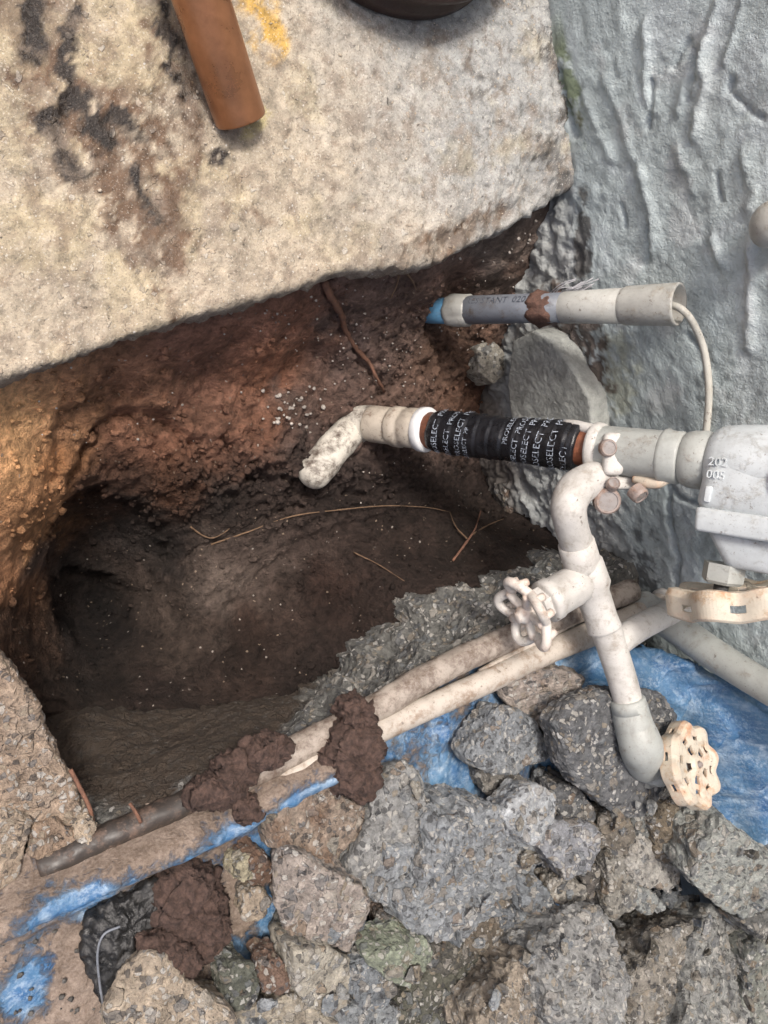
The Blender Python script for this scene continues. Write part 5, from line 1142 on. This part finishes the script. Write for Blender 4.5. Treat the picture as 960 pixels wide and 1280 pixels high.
# rounded pipe stub on the wall at the right edge
c = wallp(962, 280, .0); t = empty('pipe_stub', c, 'rounded grey pipe stub on the wall at the right edge', 'pipe stub')
V, Fc = tube([wallp(985, 282, .0), wallp(975, 281, .035), wallp(962, 280, .045)], [27 * pxm(c)] * 3, 36, 8, round_end=True); sub(t, 'stub_body', V, Fc, MS['pale'])
# silver loop on the tarp
th = np.linspace(0, 2 * math.pi, 40, endpoint=False); C = at(927, 955, .055); P = C + (np.cos(th) * .004)[:, None] * IR + (np.sin(th) * .016)[:, None] * (IMU * .9 - IR * .45)
V, Fc = tube(P, np.full(40, .0013), 10, spline=False, closed=True); tag(mesh_obj('metal_loop', V, Fc, MS['metal']), 'thin shiny metal loop lying on the blue tarp', 'metal loop')

# ------------------------------------------------------------------ roots and twigs
def root(L, r, name, label, cat='root', mat='root', lift=.004):
    P = [on_soil(x, y, lift) for x, y in L]; P = np.array(P)
    R_ = [r * (1 - .6 * i / (len(P) - 1)) for i in range(len(P))]
    V, Fc = tube(P, R_, 10, 6, rough=.35, rs=110); return tag(mesh_obj(name, V, Fc, MS[mat]), label, cat)
root([(403, 352), (410, 372), (420, 396), (430, 415), (444, 438), (456, 456), (468, 474), (477, 490)], .0052, 'root', 'thick reddish root hanging from the pavement edge towards the elbow')
root([(496, 336), (492, 356), (482, 376)], .0016, 'root', 'short thin root left of a forked pair under the pavement edge', mat='fine_root')
root([(500, 336), (510, 352), (518, 364)], .0018, 'root', 'short thin root right of a forked pair under the pavement edge', mat='fine_root')
root([(640, 405), (634, 440), (637, 480), (640, 540)], .0028, 'root', 'rusty root hanging beside the foundation block', lift=.02)
root([(655, 402), (680, 425), (700, 440), (722, 452), (735, 480)], .005, 'root', 'dark muddy root crossing over the foundation block', lift=.05)
root([(262, 680), (310, 664), (360, 645), (420, 637), (480, 632), (530, 634), (560, 640)], .0014, 'root', 'long thin pale root trailing across the hole floor', mat='fine_root')
root([(236, 658), (250, 668), (262, 672), (275, 668), (284, 660)], .0013, 'root', 'short curled rootlet above the grey clay patch', mat='fine_root')
root([(560, 700), (575, 680), (588, 660), (592, 636)], .0024, 'root', 'upright orange twig in the bottom of the hole', mat='root', lift=.012)
root([(575, 672), (562, 658), (556, 640)], .0015, 'root', 'left fork of twig in the bottom of the hole', mat='fine_root', lift=.012)
root([(582, 668), (604, 656), (622, 648)], .0015, 'root', 'right fork of twig in the bottom of the hole', mat='fine_root', lift=.012)
root([(440, 690), (470, 705), (500, 725)], .0011, 'root', 'fine straight rootlet on the dark slope near the concrete face', mat='fine_root')
V, Fc = tube(pxpath([(176, 1028, .032), (170, 1016, .034), (162, 1004, .03)]), .0018, 10, 5); tag(mesh_obj('twig', V, Fc, MS['root']), 'orange bit of twig stuck to the black pipe end', 'twig')
V, Fc = tube(pxpath([(914, 1066, .135), (924, 1078, .135), (934, 1090, .133)]), .0013, 10, 5); tag(mesh_obj('twig', V, Fc, MS['fine_root']), 'thin twig lying on the pale grey green chunk', 'twig')
V, Fc = tube(pxpath([(118, 1038, .01), (112, 1010, .012), (100, 985, .01), (88, 962, .008)]), .0022, 10, 6); tag(mesh_obj('twig', V, Fc, MS['root']), 'orange straw along the rim of the slab corner', 'twig')

# ------------------------------------------------------------------ loose pebbles and clods (uncountable)
def scol_at(p):
    i = int(np.clip(np.searchsorted(TX, p[0]), 0, len(TX) - 1)); j = int(np.clip(np.searchsorted(TY, p[1]), 0, len(TY) - 1)); return scol[i * len(TY) + j]
def scatter(name, label, items, mat, colr, base_, soil=False):
    b = Buf(); cs = []
    for (p, s, r_) in items:
        Vs = stone_verts(r_, base_, .7, 5) * s
        b.add(Vs + p, base_[1])
        if soil: cs.append(np.tile(scol_at(p) * r_.uniform(.75, 1.15), (len(Vs), 1)))
    o = b.build(name, mat, col={'col': np.concatenate(cs)} if soil else None); o.color = (*colr, 1); return tag(o, label, kind='stuff')
sr = np.random.default_rng(21)
def gs(cx, cy, sx, sy): return cx + sr.normal() * sx, cy + sr.normal() * sy
it = []
for (cx, cy, sx, sy, n, s_) in ((365, 510, 22, 14, 40, .0030), (400, 420, 45, 45, 40, .0016), (500, 440, 50, 40, 40, .0016), (470, 560, 60, 40, 20, .0014), (160, 520, 90, 60, 22, .0013), (650, 320, 45, 25, 34, .0020), (600, 400, 30, 25, 20, .0018)):
    for q in range(n):
        x, y = gs(cx, cy, sx, sy)
        if 20 < x < 720 and y > 350 + max(0, (380 - x) * .3) + 5 or x > 560: it.append((on_soil(x, y, .0008), s_ * sr.uniform(.6, 1.6), sr))
scatter('gravel', 'small white stone grit scattered on the soil of the hole', it, MS['pebble'], (.42, .38, .34), I1)
it = []
for (cx, cy, sx, sy, n, s_) in ((370, 600, 60, 30, 130, .0055), (215, 590, 50, 30, 90, .005), (300, 640, 60, 25, 60, .0045), (560, 440, 60, 40, 90, .005), (650, 620, 60, 25, 60, .006), (480, 600, 70, 40, 70, .0035), (120, 650, 40, 30, 40, .004), (620, 350, 50, 30, 60, .004)):
    for q in range(n):
        x, y = gs(cx, cy, sx, sy)
        if y > 360 and 30 < x < 760: sz_ = s_ * sr.uniform(.3, 1.4); it.append((on_soil(x, y, -.35 * sz_), sz_, sr))
for q in range(2300):
    x, y = sr.uniform(10, 760), sr.uniform(350, 880)
    if y > 480 - x * .33 + 8 and y < 905 - max(0, x - 330) * .45 and fbm(np.array([[x, y, 0.0]]), .02, 3, .6, 5)[0] > -.25:
        sz_ = sr.choice([.0018, .003, .0048, .008], p=[.45, .33, .17, .05]) * sr.uniform(.7, 1.3); it.append((on_soil(x, y, -.2 * sz_), sz_, sr))
scatter('soil_clods', 'crumbly dark soil clods lying in the hole', it, MS['soil'], (.085, .055, .042), I1, soil=True)
it = []
for q in range(420):
    x, y = sr.uniform(0, 690), sr.uniform(0, 470)
    yl = np.interp(x, [e_[0] for e_ in EDGE], [e_[1] for e_ in EDGE]) - 6
    if y < yl: it.append((at(x, y, .0008), sr.choice([.0011, .0016, .0024, .0034], p=[.5, .3, .15, .05]) * sr.uniform(.7, 1.3), sr))
scatter('grit', 'pale grit and tiny stones on the concrete pavement', it, MS['pebble'], (.50, .43, .34), I1)
it = []
for q in range(700):
    x, y = sr.uniform(280, 1000), sr.uniform(960, 1300)
    if inpoly(x, y, HEAP): it.append((at(x, y, sr.uniform(-.01, .03)), sr.uniform(.002, .007), sr))
for q in range(420):
    x = sr.uniform(0, 520); y = sr.uniform(1030, 1290)
    if y > 1160 - x * .35: it.append((at(x, y, .008), sr.uniform(.001, .0042), sr))
scatter('rubble_fines', 'fine rubble and grit between the concrete pieces', it, MS['pebble'], (.105, .10, .092), I1)
